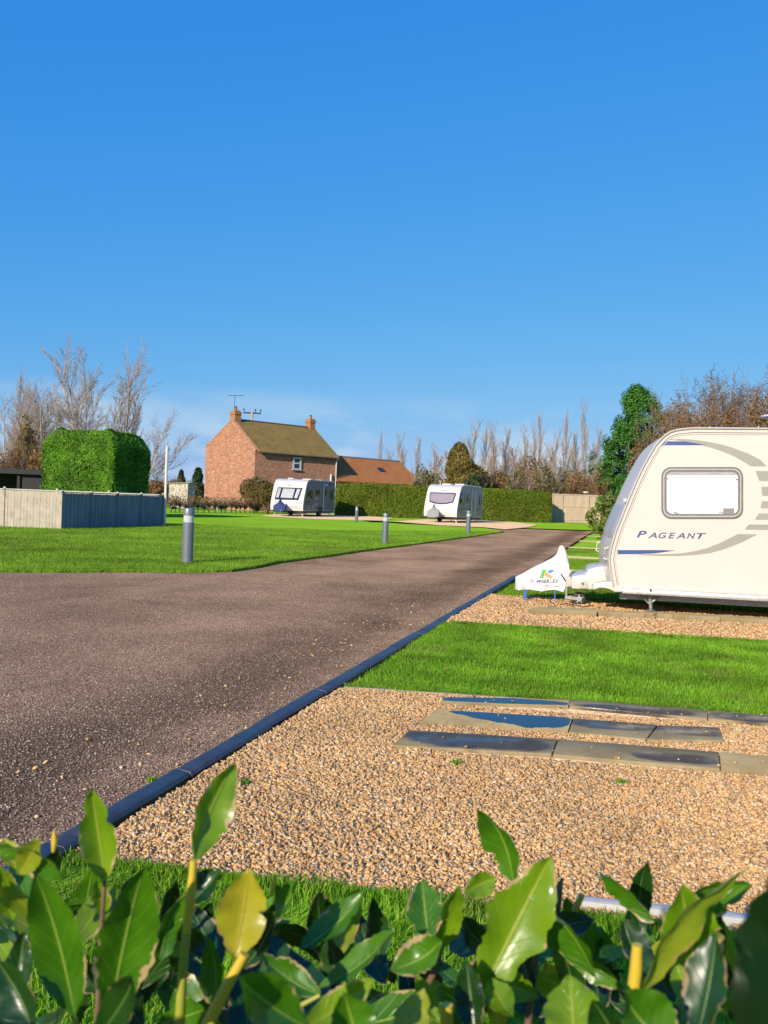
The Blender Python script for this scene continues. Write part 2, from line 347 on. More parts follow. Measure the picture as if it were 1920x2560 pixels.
for q,lb in (([(1338,1517),(1490,1521),(1492,1531),(1319,1524)],'raised slab under the jockey wheel of the near caravan'),
             ([(1494,1525),(1610,1529),(1612,1536),(1496,1532)],'slab between the jockey wheel and the corner steady of the near caravan'),
             ([(1612,1527),(1683,1531),(1683,1538),(1613,1535)],'short slab under the near corner steady of the near caravan'),
             ([(1684,1532),(1800,1537),(1800,1545),(1684,1539)],'slab in front of the caravan, just right of the corner steady'),
             ([(1801,1537),(1960,1545),(1960,1554),(1801,1546)],'slab in front of the caravan at the right edge of the photo')):
    slab(q,lb,gS2,z=zz if 'jockey wheel of' in lb else .07,th=.1)
# ------------------------------------------------------------------ stones, chips, grass blades (uncountable)
def inpoly(x,y,poly):
    ins=np.zeros(len(x),bool); n=len(poly)
    for i in range(n):
        x0,y0=poly[i]; x1,y1=poly[(i+1)%n]
        if y0==y1: continue
        c=((y0>y)!=(y1>y))&(x<(x1-x0)*(y-y0)/(y1-y0)+x0); ins^=c
    return ins
def scatter(poly,dens,fall=None):
    a=np.array(poly); x0,y0=a.min(0); x1,y1=a.max(0); n=int((x1-x0)*(y1-y0)*dens)
    x=rng.uniform(x0,x1,n); y=rng.uniform(y0,y1,n); k=inpoly(x,y,poly)
    # only what lies within a generous wedge round the view
    k&=np.abs(x)<(.52*y+.9)
    if fall is not None: k&=rng.random(n)<fall(y)
    return x[k],y[k]
def ico(sub=False):
    bm=bmesh.new(); bmesh.ops.create_icosphere(bm,subdivisions=1,radius=1)
    v=np.array([q.co[:] for q in bm.verts]); f=np.array([[w.index for w in q.verts] for q in bm.faces]); bm.free(); return v,f
OCT=(np.array([(1,0,0),(-1,0,0),(0,1,0),(0,-1,0),(0,0,1),(0,0,-1)],float),np.array([(0,2,4),(2,1,4),(1,3,4),(3,0,4),(2,0,5),(1,2,5),(3,1,5),(0,3,5)]))
def rotm(n,tilt=1.0):
    a=rng.uniform(0,2*np.pi,n); t=rng.normal(0,.45*tilt,n); p=rng.normal(0,.45*tilt,n)
    ca,sa=np.cos(a),np.sin(a); ct,st=np.cos(t),np.sin(t); cp,sp=np.cos(p),np.sin(p)
    Z=np.zeros(n);O=np.ones(n)
    Rz=np.stack([ca,-sa,Z,sa,ca,Z,Z,Z,O],1).reshape(n,3,3); Rx=np.stack([O,Z,Z,Z,ct,-st,Z,st,ct],1).reshape(n,3,3); Ry=np.stack([cp,Z,sp,Z,O,Z,-sp,Z,cp],1).reshape(n,3,3)
    return Rz@Rx@Ry
def stones(name,xy,smin,smax,mat,base,z,flat=.55,jit=.22,tilt=1.0,label=None):
    x,y=xy; n=len(x); bv,bf=base; s=rng.uniform(smin,smax,n)**1
    S=np.stack([s*rng.uniform(.9,1.6,n),s*rng.uniform(.6,1.0,n),s*rng.uniform(.7,1.1,n)*flat],1)
    v=bv[None]*(1+rng.uniform(-jit,jit,(n,len(bv),1)))*S[:,None,:]
    v=np.einsum('nij,nkj->nki',rotm(n,tilt),v)
    zz=z+rng.uniform(-.3,.55,n)*s
    v+=np.stack([x,y,zz],1)[:,None,:]
    f=bf[None]+(np.arange(n)*len(bv))[:,None,None]
    o=mesh_np(name,v.reshape(-1,3),f.reshape(-1,3),mat); tag(o,label,name.replace('_',' '),kind='stuff'); return o
SUBSET=lambda q,l: None
padA=[tuple(L0.k(.0)-Vector((0,.10))),(4.2,L0.y(4.2)-.04),(4.2,L1.y(4.2)),tuple(L1.k(.02))]
# keep stones off slab tops: remove inside slab quads
slabq=[[tuple(P(x,y,.04).xy) for x,y in q] for q in ([(1109,1742),(2090,1800),(2100,1822),(1100,1755)],[(1091,1773),(1798,1818),(1810,1850),(1051,1804)],[(1023,1824),(2120,1904),(2140,1950),(980,1862)])]
def strip(xy,polys):
    x,y=xy; k=np.ones(len(x),bool)
    for q in polys: k&=~inpoly(x,y,q)
    return x[k],y[k]
stones('gravel',strip(scatter(padA,9500),slabq),.0045,.0125,M['stone'],ico(),.020,.42,.45,1.5,label='loose tan gravel covering the near pad')
x,y=scatter([tuple(P(*q,.04).xy) for q in ((1109,1742),(2090,1800),(2140,1950),(980,1862))],26); stones('gravel_on_slabs',(x,y),.004,.010,M['stone'],ico(),.046,.6,.34,label='a few small stones lying on the wet slabs')
padB=[tuple(L2.k(.0)),(8,L2.y(8)),(8,L3.y(8)),tuple(L3.k(.02))]
sq2=[[tuple(P(x,y,.07).xy) for x,y in [(1338,1517),(1960,1540),(1960,1554),(1319,1526)]]]
stones('gravel',strip(scatter(padB,1500),sq2),.012,.024,M['stone'],OCT,.024,.75,label='tan gravel on the pad of the near caravan')
roadp=[(-9,2.2),(Kx(2.2)-.15,2.2),(Kx(15)-.15,15),(-9,15)]
stones('road_chips',scatter(roadp,3600,lambda y:np.clip((5.0/y)**1.6,0,1)),.002,.0062,M['chip'],OCT,.002,.7,label='loose stone chips on the brown road surface')
kx=[(Kx(3)-.9,3),(Kx(3)-.14,3),(Kx(12)-.14,12),(Kx(12)-1.1,12)]
x,y=scatter(kx,16); stones('spilled_gravel',(x,y),.006,.015,M['stone'],ico(),.006,.6,label='a few tan stones spilled from the pad onto the road')
def blades(name,xy,h0,h1,w,mat,z=.0,label=None,lean=.35,seg=True):
    x,y=xy; n=len(x); h=rng.uniform(h0,h1,n)*(.75+.5*rng.random(n)); a=rng.uniform(0,2*np.pi,n); ca,sa=np.cos(a),np.sin(a)
    la=rng.uniform(0,2*np.pi,n); l=np.abs(rng.normal(0,lean,n)); lx,ly=np.cos(la)*l*h,np.sin(la)*l*h; ww=w*rng.uniform(.7,1.3,n)
    b=np.stack([x,y,np.full(n,z)],1); side=np.stack([ca*ww/2,sa*ww/2,np.zeros(n)],1)
    mid=b+np.stack([lx*.35,ly*.35,h*.55],1); top=b+np.stack([lx,ly,h*(1-.25*l)],1)
    if seg:
        v=np.stack([b-side,b+side,mid+side*.8,mid-side*.8,top],1).reshape(-1,3)
        k=(np.arange(n)*5)[:,None]
        f=np.concatenate([k+[0,1,2],k+[0,2,3],k+[3,2,4]])
    else:
        v=np.stack([b-side,b+side,top],1).reshape(-1,3); k=(np.arange(n)*3)[:,None]; f=k+[0,1,2]
    o=mesh_np(name,v,f,mat,smooth=False); tag(o,label,name.replace('_',' '),kind='stuff'); return o
v1=[tuple(L1.k(.06)),(5.2,L1.y(5.2)),(5.2,L2.y(5.2)),tuple(L2.k(.0))]
def ragged(poly): return poly
def clump(xy,sc=7.0):
    x,y=xy; q=np.sin(x*sc+1.3*np.sin(y*sc*.7))+np.sin(y*sc*1.3+x*2.1); k=rng.random(len(x))<(.62+.2*q); return x[k],y[k]
blades('grass',clump(scatter(v1,16000)),.022,.048,.0038,M['blade'],.01,'mown green grass strip between the near pad and the caravan pad')
# ragged fringe that spills over the gravel edges
def fringe(line,x0,x1,n,spread): 
    x=rng.uniform(x0,x1,n); y=np.array([line.y(q) for q in x])+rng.normal(0,spread,n)*np.abs(np.sin(x*9)+np.sin(x*3.7))*.8; return x,y
v0=[(Kx(1.2)-.1,1.2),(2.6,1.2),(2.6,L0.y(2.6)-.08),tuple(L0.k(-.02)-Vector((0,.16)))]
blades('grass',clump(scatter(v0,11000),5),.028,.062,.0042,M['blade'],.01,'longer green grass under and behind the laurel hedge',.6)
x,y=fringe(L1,L1.k(.05).x,5,9000,.022); blades('grass_fringe',(x,y+.03),.03,.05,.004,M['blade'],.01,'ragged grass edge beside the near gravel')
x,y=fringe(L2,L2.k(.05).x,7,12000,.035); blades('grass_fringe',(x,y-.02),.03,.055,.005,M['blade'],.01,'ragged grass edge below the caravan pad')
x,y=fringe(L0,L0.k(0).x,1.05,7000,.03); blades('grass_fringe',(x,y-.11),.025,.045,.004,M['blade'],.01,'ragged grass edge behind the laurel hedge')
lf=[p for p in lawn_front[1:]]
big=[tuple(p) for p in lf]+[tuple(P(1150,1330).xy),(-2,36),(-17,36)]
blades('lawn_grass',scatter(big,1500,lambda y:np.clip((17.0/y)**2.2,0,1)),.035,.06,.012,M['blade_far'],.045,'short grass across the big lawn',.4,False)
# front edge of the lawn, thick little tufts
ex=[];ey=[]
for (x0,y0),(x1,y1) in zip(lf[:-1],lf[1:]):
    n=int(520*math.hypot(x1-x0,y1-y0)/max(1,(y0/16)**2)); t=rng.random(n); ex.append(x0+(x1-x0)*t); ey.append(y0+(y1-y0)*t+np.abs(rng.normal(0,.12,n))-.03)
blades('lawn_edge_grass',(np.concatenate(ex),np.concatenate(ey)),.05,.11,.010,M['blade_far'],.0,'taller grass along the front edge of the big lawn',.4,False)
ex=[];ey=[]
for yy0,yy1,d in ((13.1,17.4,900),(19.7,23,500),(25,29,350)):
    q=[(Kx(yy0)+.1,yy0),(9,yy0-1.2),(9,yy1-1.2),(Kx(yy1)+.1,yy1)]; x,y=scatter(q,d*2); ex.append(x); ey.append(y)
blades('grass',(np.concatenate(ex),np.concatenate(ey)),.04,.07,.010,M['blade_far'],.01,'green grass strips between the farther pads right of the road',.4,False)
x,y=scatter([(Kx(13)+.05,12.9),(4.5,12.3),(4.5,12.9),(Kx(13.6)+.05,13.6)],5000)
# fallen leaves and weeds
M['deadleaf']=foliage('dead_leaf',[(.28,.16,.07),(.38,.24,.12),(.22,.10,.05)],.2,.7)
def fallen(px,py,s,a):
    p=P(px,py,.05); b=MB(); pts=[(-1,0,.1),(-.4,.45,.35),(.4,.4,.2),(1,.05,.5),(.4,-.4,.25),(-.4,-.42,0)]
    Mx=Matrix.Rotation(a,3,'Z'); v=[Mx@Vector(q)*s for q in pts]+[Vector((0,0,-.15))*s]; b.add(v,[(i,(i+1)%6,6) for i in range(6)])
    o=b.build('fallen_leaf',M['deadleaf']); o.location=p; return o
for (px,py,s,a,l) in ((805,2270,.022,.9,'brown dead leaf upright in the grass left of the middle laurel leaves'),(798,2382,.02,2.1,'curled brown leaf low in the grass behind the hedge'),(1115,1672,.03,.5,'brown leaf lying on the grass strip near the road'),(1355,1610,.03,1.5,'pale brown leaf on the grass just below the caravan pad')):
    tag(fallen(px,py,s,a),l,'leaf','fallen leaves on the grass')
for (px,py,l) in ((1140,1912,'small green weed in the gravel below the front row of slabs'),(1552,1960,'tiny green weed in the gravel at the right below the oval wet patch'),(612,1960,'small weed in the gravel close to the tall laurel leaf'),(378,1955,'little weed growing against the kerb on the road side')):
    p=P(px,py,.02); n=40; x=rng.normal(p.x,.011,n); y=rng.normal(p.y,.011,n)
    o=blades('weed',(x-p.x,y-p.y),.012,.03,.009,M['blade'],.0,l,1.0); del o['kind']; o['category']='weed'; o['group']='weeds in the gravel'; o.location=(p.x,p.y,.025)
# ------------------------------------------------------------------ near caravan
HD=R(11.0); SV=Vector((math.cos(HD),-math.sin(HD),0)); TV=Vector((math.sin(HD),math.cos(HD),0))
O0=PD(1528.7,1365,11.45); O0.z=0
def Qp(px,py,t=0.0):
    """photo point -> (s,z) on the caravan's side plane (t metres inwards)"""
    d=ray(px,py); o=Vector((0,0,CAMH)); k=((O0+TV*t)-o).dot(TV)/d.dot(TV); p=o+d*k
    return ((p-O0).dot(SV),p.z)
def Q4(x,y,t=0.0): return Qp(1250+x/2.476,840+y/2.476,t)
def Q5(x,y,t=0.0): return Qp(1250+x/3.858,1330+y/3.858,t)
W0=2.18; LEN0=6.1
prof=[Q4(*q) for q in ((700,1545),(684,1450),(676,1380),(690,1300),(720,1200),(760,1100),(800,1000),(840,905),(880,820),(920,748),(960,680),(990,645),(1020,615),(1055,593),(1100,580),(1200,570))]
ztop=prof[-1][1]; zbot=Q4(700,1578)[1]
prof=[(prof[0][0]+.02,zbot)]+prof+[(2.4,ztop+.02),(4.6,ztop+.01),(5.3,ztop-.05),(5.75,ztop-.2),(5.95,ztop-.5),(6.05,1.2),(6.1,.6),(6.08,zbot)]
nf=17
root=empty('touring_caravan',O0,-HD,'large cream touring caravan at the right edge with PAGEANT lettering and a white blind','caravan')
def L3v(s,t,z): return Vector((s,t,z))
def bulge(t,z):
    q=1-(2*t/W0-1)**2
    return -.06*q**.8*min(1,max(0,(2.55-z)/1.2))
def frontS(z):
    f=prof[:nf]
    for a,b in zip(f[:-1],f[1:]):
        if a[1]<=z<=b[1]: return a[0]+(b[0]-a[0])*(z-a[1])/max(1e-6,b[1]-a[1])
    return f[0][0] if z<f[0][1] else f[-1][0]
NTT=14; b=MB(); n=len(prof)
for j in range(NTT+1):
    t=W0*j/NTT
    for i,(s,z) in enumerate(prof): b.v.append((s+(bulge(t,z) if i<nf-2 else 0),t,z))
for j in range(NTT):
    for i in range(n): b.f.append((j*n+i,j*n+(i+1)%n,(j+1)*n+(i+1)%n,(j+1)*n+i))
b.f.append(tuple(range(n))); b.f.append(tuple(range(NTT*n,NTT*n+n))[::-1])
b.build('body',M['cara'],root,smooth=True)
def side_poly(pts,th=.003,proud=.002):
    return [(s,-proud,z) for s,z in pts],(0,-th,0)
def decal(name,pts,mat,th=.002,proud=.002,parent=root,q=Q4):
    b=MB(); p,o=side_poly([q(*x) for x in pts],th,proud); b.prism(p,o); return b.build(name,mat,parent)
# awning rail and seam following the side outline
rail=[(s,-.012,z) for s,z in prof[1:20]]
MB().tube(rail,.013,6).build('awning_rail',M['trimw'],root,smooth=True)
def inset(k,step=1):
    out=[]
    for i in range(1,20):
        a=Vector(prof[i-1]);c=Vector(prof[i+1]);d=(c-a).normalized(); nn=Vector((d.y,-d.x)); p=Vector(prof[i])+nn*k; out.append(p)
    return out
MB().tube([(p.x,-.003,p.y) for p in inset(.055)],.0045,5).build('seam',M['greytrim'],root)
MB().tube([(p.x,-.003,p.y) for p in inset(.075)],.006,5).build('seam',M['trimw'],root)
# skirt rail
s0,z1=Q4(757,1548); _,z0=Q4(757,1592)
b=MB(); b.box(s0,5.9,-.035,.02,z0,z1-.03); b.build('skirt_rail',M['alu'],root,bevel=.006)
MB().box(s0,5.9,-.03,.02,z1-.03,z1).build('skirt_lip',M['trimw'],root,bevel=.005)
MB().tube([(Q4(930,1573)[0],-.036,Q4(930,1573)[1]),(Q4(930,1573)[0],-.048,Q4(930,1573)[1])],.016,12).build('jacking_plug',M['black'],root)
# window
def rrect(x0,x1,y0,y1,r,n=6,q=Q4):
    out=[]
    for cx,cy,a0 in ((x1-r,y0+r,-90),(x1-r,y1-r,0),(x0+r,y1-r,90),(x0+r,y0+r,180)):
        for k in range(n+1):
            a=R(a0+90*k/n); out.append(q(cx+r*math.cos(a),cy+r*math.sin(a)))
    return out
def ring(name,o,i,y0,y1,mat,parent):
    b=MB(); n=len(o); b.v=[(s,y0,z) for s,z in o]+[(s,y1,z) for s,z in o]+[(s,y1,z) for s,z in i]+[(s,y0,z) for s,z in i]
    for k in range(n):
        j=(k+1)%n
        for A in range(4):
            B=(A+1)%4; b.f.append((A*n+k,A*n+j,B*n+j,B*n+k))
    return b.build(name,mat,parent,smooth=True)
wr=(998,1503,811,1130)
win=MB(); o_=rrect(1019,1482,832,1110,44); win.prism([(s,-.014,z) for s,z in o_],(0,.012,0))
mm=NT('white_blind'); c=mm.ramp(mm.noise(mm.coord('Object'),2,3),[(.3,(.80,.78,.74)),(.7,(.88,.86,.82))]); M['blind']=mm.bsdf(c,.3,**{'Coat_Weight':.8,'Coat_Roughness':.04})
win=win.build('window',M['blind'],root)
ring('frame',rrect(*wr,60),rrect(1010,1491,823,1119,50),0,-.018,M['greytrim'],win)
ring('frame',rrect(1010,1491,823,1119,50),rrect(1016,1485,829,1113,46),0,-.021,M['trimw'],win)
ring('frame',rrect(1016,1485,829,1113,46),rrect(1031,1471,842,1100,34),0,-.017,M['greytrim'],win)
b=MB(); p,o=side_poly([Q4(*x) for x in ((1050,843),(1455,843),(1470,862),(1035,862))],.002,.0145); b.prism(p,o); b.build('blind_rail',simple('blind_rail',(.42,.39,.36)),win)
for x,y in ((1037,884),(1464,889)):
    s,z=Q4(x,y); MB().lathe([(.0,-.02),(.010,-.02),(.010,-.012),(0,-.012)],(s,0,z),10,'Y').build('catch',M['darkmetal'],win)
for pts in (((1065,1088),(1085,1088),(1115,1104),(1100,1106)),((1380,1066),(1448,1066),(1448,1108),(1380,1108)),((1352,1090),(1380,1090),(1380,1096),(1352,1096))):
    b=MB(); p,o=side_poly([Q4(*x) for x in pts],.002,.0145); b.prism(p,o); b.build('latch',simple('latch_grey',(.30,.29,.27),(.18,.17,.16),.4,60),win)
# decals
decal('blue_stripe',((1000,676),(1022,652),(1130,652),(1200,661),(1275,676)),M['blue_decal'])
decal('blue_stripe',((728,1325),(1000,1325),(1085,1328),(960,1345),(850,1350),(728,1350)),M['blue_decal'])
def band(name,top,bot,mat):
    b=MB(); n=len(top); T=[Q4(*x) for x in top]; B=[Q4(*x) for x in bot]
    b.v=[(s,-.003,z) for s,z in T]+[(s,-.003,z) for s,z in B]
    for i in range(n-1): b.f.append((i,i+1,n+i+1,n+i))
    me=b.build(name,mat,root); return me
band('grey_swoosh',[(1040,640),(1130,637),(1210,643),(1290,655),(1360,669),(1430,688),(1530,725),(1610,765),(1652,807)],[(1040,641),(1130,650),(1200,663),(1265,680),(1330,698),(1390,720),(1450,745),(1500,773),(1552,806)],M['grey_decal'])
band('grey_swoosh',[(860,1352),(1000,1350),(1120,1345),(1210,1331),(1290,1310),(1370,1277),(1430,1246),(1475,1225),(1592,1228)],[(860,1356),(1000,1362),(1120,1361),(1210,1355),(1290,1345),(1370,1325),(1440,1300),(1500,1275),(1592,1229)],M['grey_decal'])
for q in (((1580,835),(1800,838),(1800,900),(1605,897)),((1617,932),(1800,935),(1800,991),(1622,988)),((1621,1022),(1800,1024),(1800,1068),(1613,1066)),((1602,1098),(1800,1100),(1760,1138),(1577,1136)),((1541,1166),(1740,1168),(1700,1200),(1513,1197))):
    decal('grey_bar',q,M['grey_decal'])
def text_mesh(body,size,shear=0.0,ext=.0):
    cu=bpy.data.curves.new('lettering','FONT'); cu.body=body; cu.size=size; cu.shear=shear; cu.extrude=ext; cu.offset=.018
    to=bpy.data.objects.new('lettering',cu); COL.objects.link(to); bpy.context.view_layer.update()
    me=bpy.data.meshes.new_from_object(to.evaluated_get(bpy.context.evaluated_depsgraph_get()))
    bpy.data.objects.remove(to); return me
def letters(body,x0,x1,ytop,ybot,mat,parent,shear=.28,q=Q4,fn=None,name='lettering'):
    me=text_mesh(body,1.0,shear); co=np.array([v.co[:] for v in me.vertices]); mn=co.min(0);mx=co.max(0)
    for v in me.vertices:
        u=(v.co.x-mn[0])/(mx[0]-mn[0]); w=(v.co.y-mn[1])/(mx[1]-mn[1])
        s,z=q(x0+(x1-x0)*u,ybot+(ytop-ybot)*w); v.co=fn(s,z) if fn else (s,-.004,z)
    me.materials.clear(); me.materials.append(mat); o=bpy.data.objects.new(name,me); COL.objects.link(o); o.parent=parent; return o
letters('P',846,908,1206,1247,M['blue_decal'],root)
X=[(916,972,'A'),(980,1032,'G'),(1041,1086,'E'),(1090,1146,'A'),(1156,1209,'N'),(1216,1276,'T')]
for i,(a,c_,t_) in enumerate(X):
    dy=.012*(a-916)
    letters(t_,a,c_,1216+dy*1.0,1251+dy*1.2,M['text_grey'],root)
# front: dark perspex windows and lower locker panel
def front_patch(name,t0,t1,z0,z1,off,mat,parent,nt=8,nz=8,r=0):
    b=MB()
    for i in range(nz+1):
        z=z0+(z1-z0)*i/nz
        for j in range(nt+1):
            t=t0+(t1-t0)*j/nt; e=0
            if r and min(i,nz-i)==0: t=t0+r+(t1-t0-2*r)*j/nt
            edge=(min(i,nz-i)==0 or min(j,nt-j)==0)
            b.v.append((frontS(z)+bulge(t,z)-(0 if edge else off),t,z))
    for i in range(nz):
        for j in range(nt):
            a=i*(nt+1)+j; b.f.append((a,a+1,a+nt+2,a+nt+1))
    return b.build(name,mat,parent,smooth=True)
M['perspex']=NT('tinted_perspex').bsdf((.46,.44,.40),.35,**{'Specular_IOR_Level':.6})
front_patch('front_window',.10,W0/2-.4,1.0,1.45,.012,M['perspex'],root,r=.03)
front_patch('front_window',W0/2-.37,W0/2+.37,1.0,1.45,.012,M['perspex'],root,r=.03)
front_patch('front_window',W0/2+.4,W0-.10,1.0,1.45,.012,M['perspex'],root,r=.03)
front_patch('gas_locker_door',.28,W0-.28,.50,1.0,.015,M['cara2'],root,r=.04)
for t in (.14,W0-.14):
    MB().tube([(frontS(.72)+bulge(t,.72)-.005,t,.72),(frontS(.72)+bulge(t,.72)-.06,t,.74),(frontS(.86)+bulge(t,.86)-.06,t,.86),(frontS(.88)+bulge(t,.88)-.005,t,.88)],.012,6).build('grab_handle',M['white'],root,smooth=True)
MB().tube([(frontS(1.5)-.03,.03,1.49),(frontS(1.5)-.03,.03,1.53)],.03,10).build('marker_light',M['white'],root,smooth=True)
# gas locker fairing over the A-frame
def Qn(x,y,t): s,z=Q5(x,y,t); return s,z
t1,t2=.60,1.6
pf=[Qn(690,548,t1),Qn(688,470,t1),Qn(700,430,t1),Qn(760,418,t1),Qn(835,410,t1),Qn(850,360,t1),Qn(930,340,t1),Qn(1000,330,t1),Qn(1110,330,t1),Qn(1110,575,t1),Qn(1010,548,t1),Qn(930,545,t1),Qn(880,556,t1),Qn(760,552,t1)]
b=MB(); b.prism([(s,t1,z) for s,z in pf],(0,t2-t1,0)); b.build('frame_fairing',M['cara2'],root,bevel=.02)
b=MB(); b.prism([(s,t1-.012,z) for s,z in (Qn(768,472,t1),Qn(842,472,t1),Qn(842,545,t1),Qn(768,545,t1))],(0,.014,0)); b.build('locker_hatch',M['trimw'],root,bevel=.004)
s,z=Qn(797,494,t1); MB().lathe([(0,-.02),(.018,-.02),(.018,.0),(0,0)],(s,t1-.012,z),12,'Y').build('lock',M['greytrim'],root)
# curved lower valance
pf=[Q5(*q) for q in ((900,560),(960,540),(1010,543),(1060,555),(1110,580),(1175,580),(1175,480),(1000,480),(905,500))]
b=MB(); b.prism([(s,.004,z) for s,z in pf],(0,.25,0)); b.build('front_valance',M['cara2'],root,bevel=.012)
# chassis, axle, wheels
tm=W0/2
b=MB(); b.box(.15,5.9,.25,.33,.20,zbot-.02); b.box(.15,5.9,W0-.33,W0-.25,.20,zbot-.02); b.box(.3,5.9,.06,W0-.06,zbot-.025,zbot-.003); b.box(3.3,3.4,.1,W0-.1,.25,.33)
hs,hz=Q5(380,520,tm)
for sg in (.29,W0-.29): b.tube([(.2,sg,.32),(hs+.25,tm+.03*(1 if sg>tm else -1),.36)],.035,6)
b.build('chassis',M['galv'],root)
for t in (.04,W0-.26):
    w=MB(); w.lathe([(.16,0),(.30,.0),(.325,.03),(.325,.15),(.30,.18),(.16,.18)],(3.35,t,.325),28,'Y'); w=w.build('wheel',M['black'],root,smooth=True)
    MB().lathe([(.02,-.01),(.10,-.015),(.17,.015),(.17,.16),(.02,.16)],(3.35,t,.325),20,'Y').build('rim',M['alu'],w,smooth=True)
# corner steady
def steady(pts,t,nm='corner_steady'):
    s0,z0=pts; b=MB()
    b.tube([(s0,t,.30),(s0+.02,t,z0+.03)],[.030,.022],8)
    for sg in (-1,1): b.tube([(s0+sg*.15,t,zbot-.02),(s0+sg*.01,t,.17)],.012,6)
    o=b.build(nm,M['galv'],root)
    MB().lathe([(.035,0),(.065,0),(.07,.010),(.04,.022),(.02,.03)],(s0+.02,t,z0),14).build('foot',M['galv'],o,smooth=True); return o
steady((Q5(1448,820)[0],.072),.14); steady((Q5(1448,820)[0],.02),W0-.14); steady((5.4,.02),.14); steady((5.4,.02),W0-.14)
# jockey wheel
jt=tm-.25; jc=Q5(762,640,jt); jr=.5*(Q5(830,640,jt)[0]-Q5(696,640,jt)[0]); jz=jr+.015
w=MB(); w.lathe([(.03,-.03),(jr*.7,-.035),(jr*.93,-.03),(jr,-.012),(jr,.012),(jr*.93,.03),(jr*.7,.035),(.03,.03)],(jc[0],jt,jz),26,'Y')
jw=w.build('jockey_wheel',M['black'],root,smooth=True)
b=MB(); b.lathe([(.01,-.042),(.035,-.042),(.035,.042),(.01,.042)],(jc[0],jt,jz),12,'Y')
for k in range(5):
    a=2*math.pi*k/5+.4; b.tube([(jc[0],jt-.037,jz),(jc[0]+jr*.66*math.cos(a),jt-.037,jz+jr*.66*math.sin(a))],.008,5)
b.build('hub',M['alu'],jw)
js=Q5(640,640,jt)[0]; b=MB()
b.tube([(js,jt,Q5(650,500,jt)[1]),(js,jt,jz+.0)],.022,10)
for sg in (-1,1): b.prism([(js-.02,jt+sg*.047,jz-.01),(js-.02,jt+sg*.047,jz+.035),(jc[0]+.0,jt+sg*.047,jz+.022),(jc[0]+.015,jt+sg*.047,jz),(jc[0],jt+sg*.047,jz-.02)],(0,.004,0))
b.build('jockey_post',M['galv'],root,smooth=False)
pc=[Q5(x,y,jt) for x,y in ((622,430),(688,430),(688,525),(622,528))]
b=MB(); b.prism([(s,jt-.03,z) for s,z in pc],(0,.07,0)); b.build('jockey_clamp',M['trimw'],root,bevel=.008)
b=MB(); b.tube([(Q5(632,470,jt)[0],jt-.04,Q5(632,470,jt)[1]),(Q5(585,398,jt)[0],jt-.05,Q5(585,398,jt)[1])],.010,6); b.build('clamp_handle',M['darkmetal'],root)
# roof things
s0=Q4(1325,555)[0]; MB().box(s0,s0+1.55,.35,1.35,ztop+.015,ztop+.06).build('solar_panel',simple('solar_panel',(.02,.035,.10),(.015,.02,.07),.12,20),root,bevel=.006)
s0,z=Q4(1700,503,tm); b=MB(); b.lathe([(.02,ztop-.02),(.03,z-.03),(.11,z-.025),(.19,z),(.17,z+.02),(.08,z+.045),(.0,z+.05)],(s0,tm,0),24); b.build('roof_aerial',M['white'],root,smooth=True)
MB().box(2.2,2.6,.8,1.2,ztop,ztop+.09).build('roof_vent',M['white'],root,bevel=.02)
# hitch cover (a loose bag over the coupling)
m=NT('cover_cloth'); v=m.coord('Object'); M['cloth']=m.bsdf(m.ramp(m.noise(v,5,4),[(.3,(.74,.69,.64)),(.7,(.84,.79,.74))]),.6,m.bump(m.noise(v,8,4),.5,.02),.12,(.8,.75,.7))
ct=tm-.02; cr=empty('hitch_cover',O0+SV*hs+TV*ct,-HD,'pale cloth cover with a coloured logo draped over the coupling of the near caravan','hitch cover')
st=[(150,433,548),(170,422,550),(230,392,548),(300,352,546),(360,320,556),(420,292,561),(480,262,553),(525,236,550),(550,205,552),(562,165,555),(574,138,558),(592,128,562),(610,136,566),(628,165,568),(642,205,520),(655,250,470),(666,300,420),(671,340,370)]
SX=[(Q5(x,y0,ct)[0]-hs,Q5(x,y0,ct)[1],Q5(x,y1,ct)[1]) for x,y0,y1 in st]
def cov(s):
    for a,c_ in zip(SX[:-1],SX[1:]):
        if a[0]<=s<=c_[0]:
            k=(s-a[0])/(c_[0]-a[0]); return a[1]+(c_[1]-a[1])*k,a[2]+(c_[2]-a[2])*k
    return (SX[0][1],SX[0][2]) if s<SX[0][0] else (SX[-1][1],SX[-1][2])
def covw(s,z):
    zt,zb=cov(s); f=min(1,max(0,(z-zb)/max(.01,zt-zb))); tall=min(1,(zt-zb)/.30)
    hw=.13+.03*math.sin(s*17+1)*(1-f)+.012*math.sin(s*41)*(1-f)
    hw*=min(1,max(.12,(s-SX[0][0])/.05+.12)); e=2.2 if tall<1 else 1.2
    return hw*max(.0,(1-f**e))**.75+.008
b=MB(); NS=60; NC=9
for i in range(NS+1):
    s=SX[0][0]+(SX[-1][0]-SX[0][0])*i/NS; zt,zb=cov(s)
    for k in range(-NC,NC+1):
        f=1-(abs(k)/NC); f=f**.8; z=zb+(zt-zb)*f; b.v.append((s,math.copysign(covw(s,z),k) if k else 0,z))
nn=2*NC+1
for i in range(NS):
    for k in range(nn-1): b.f.append((i*nn+k,i*nn+k+1,(i+1)*nn+k+1,(i+1)*nn+k))
b.f.append(tuple(range(nn))); b.f.append(tuple(NS*nn+k for k in range(nn))[::-1])
b.build('cloth',M['cloth'],cr,smooth=True)
cfn=lambda s,z:(s-hs,-covw(s-hs,z)-.004,z)
qc=lambda x,y:Q5(x,y,ct)
letters('KIMBERLEY',308,568,452,484,M['text_grey'],cr,.15,q=qc,fn=cfn)
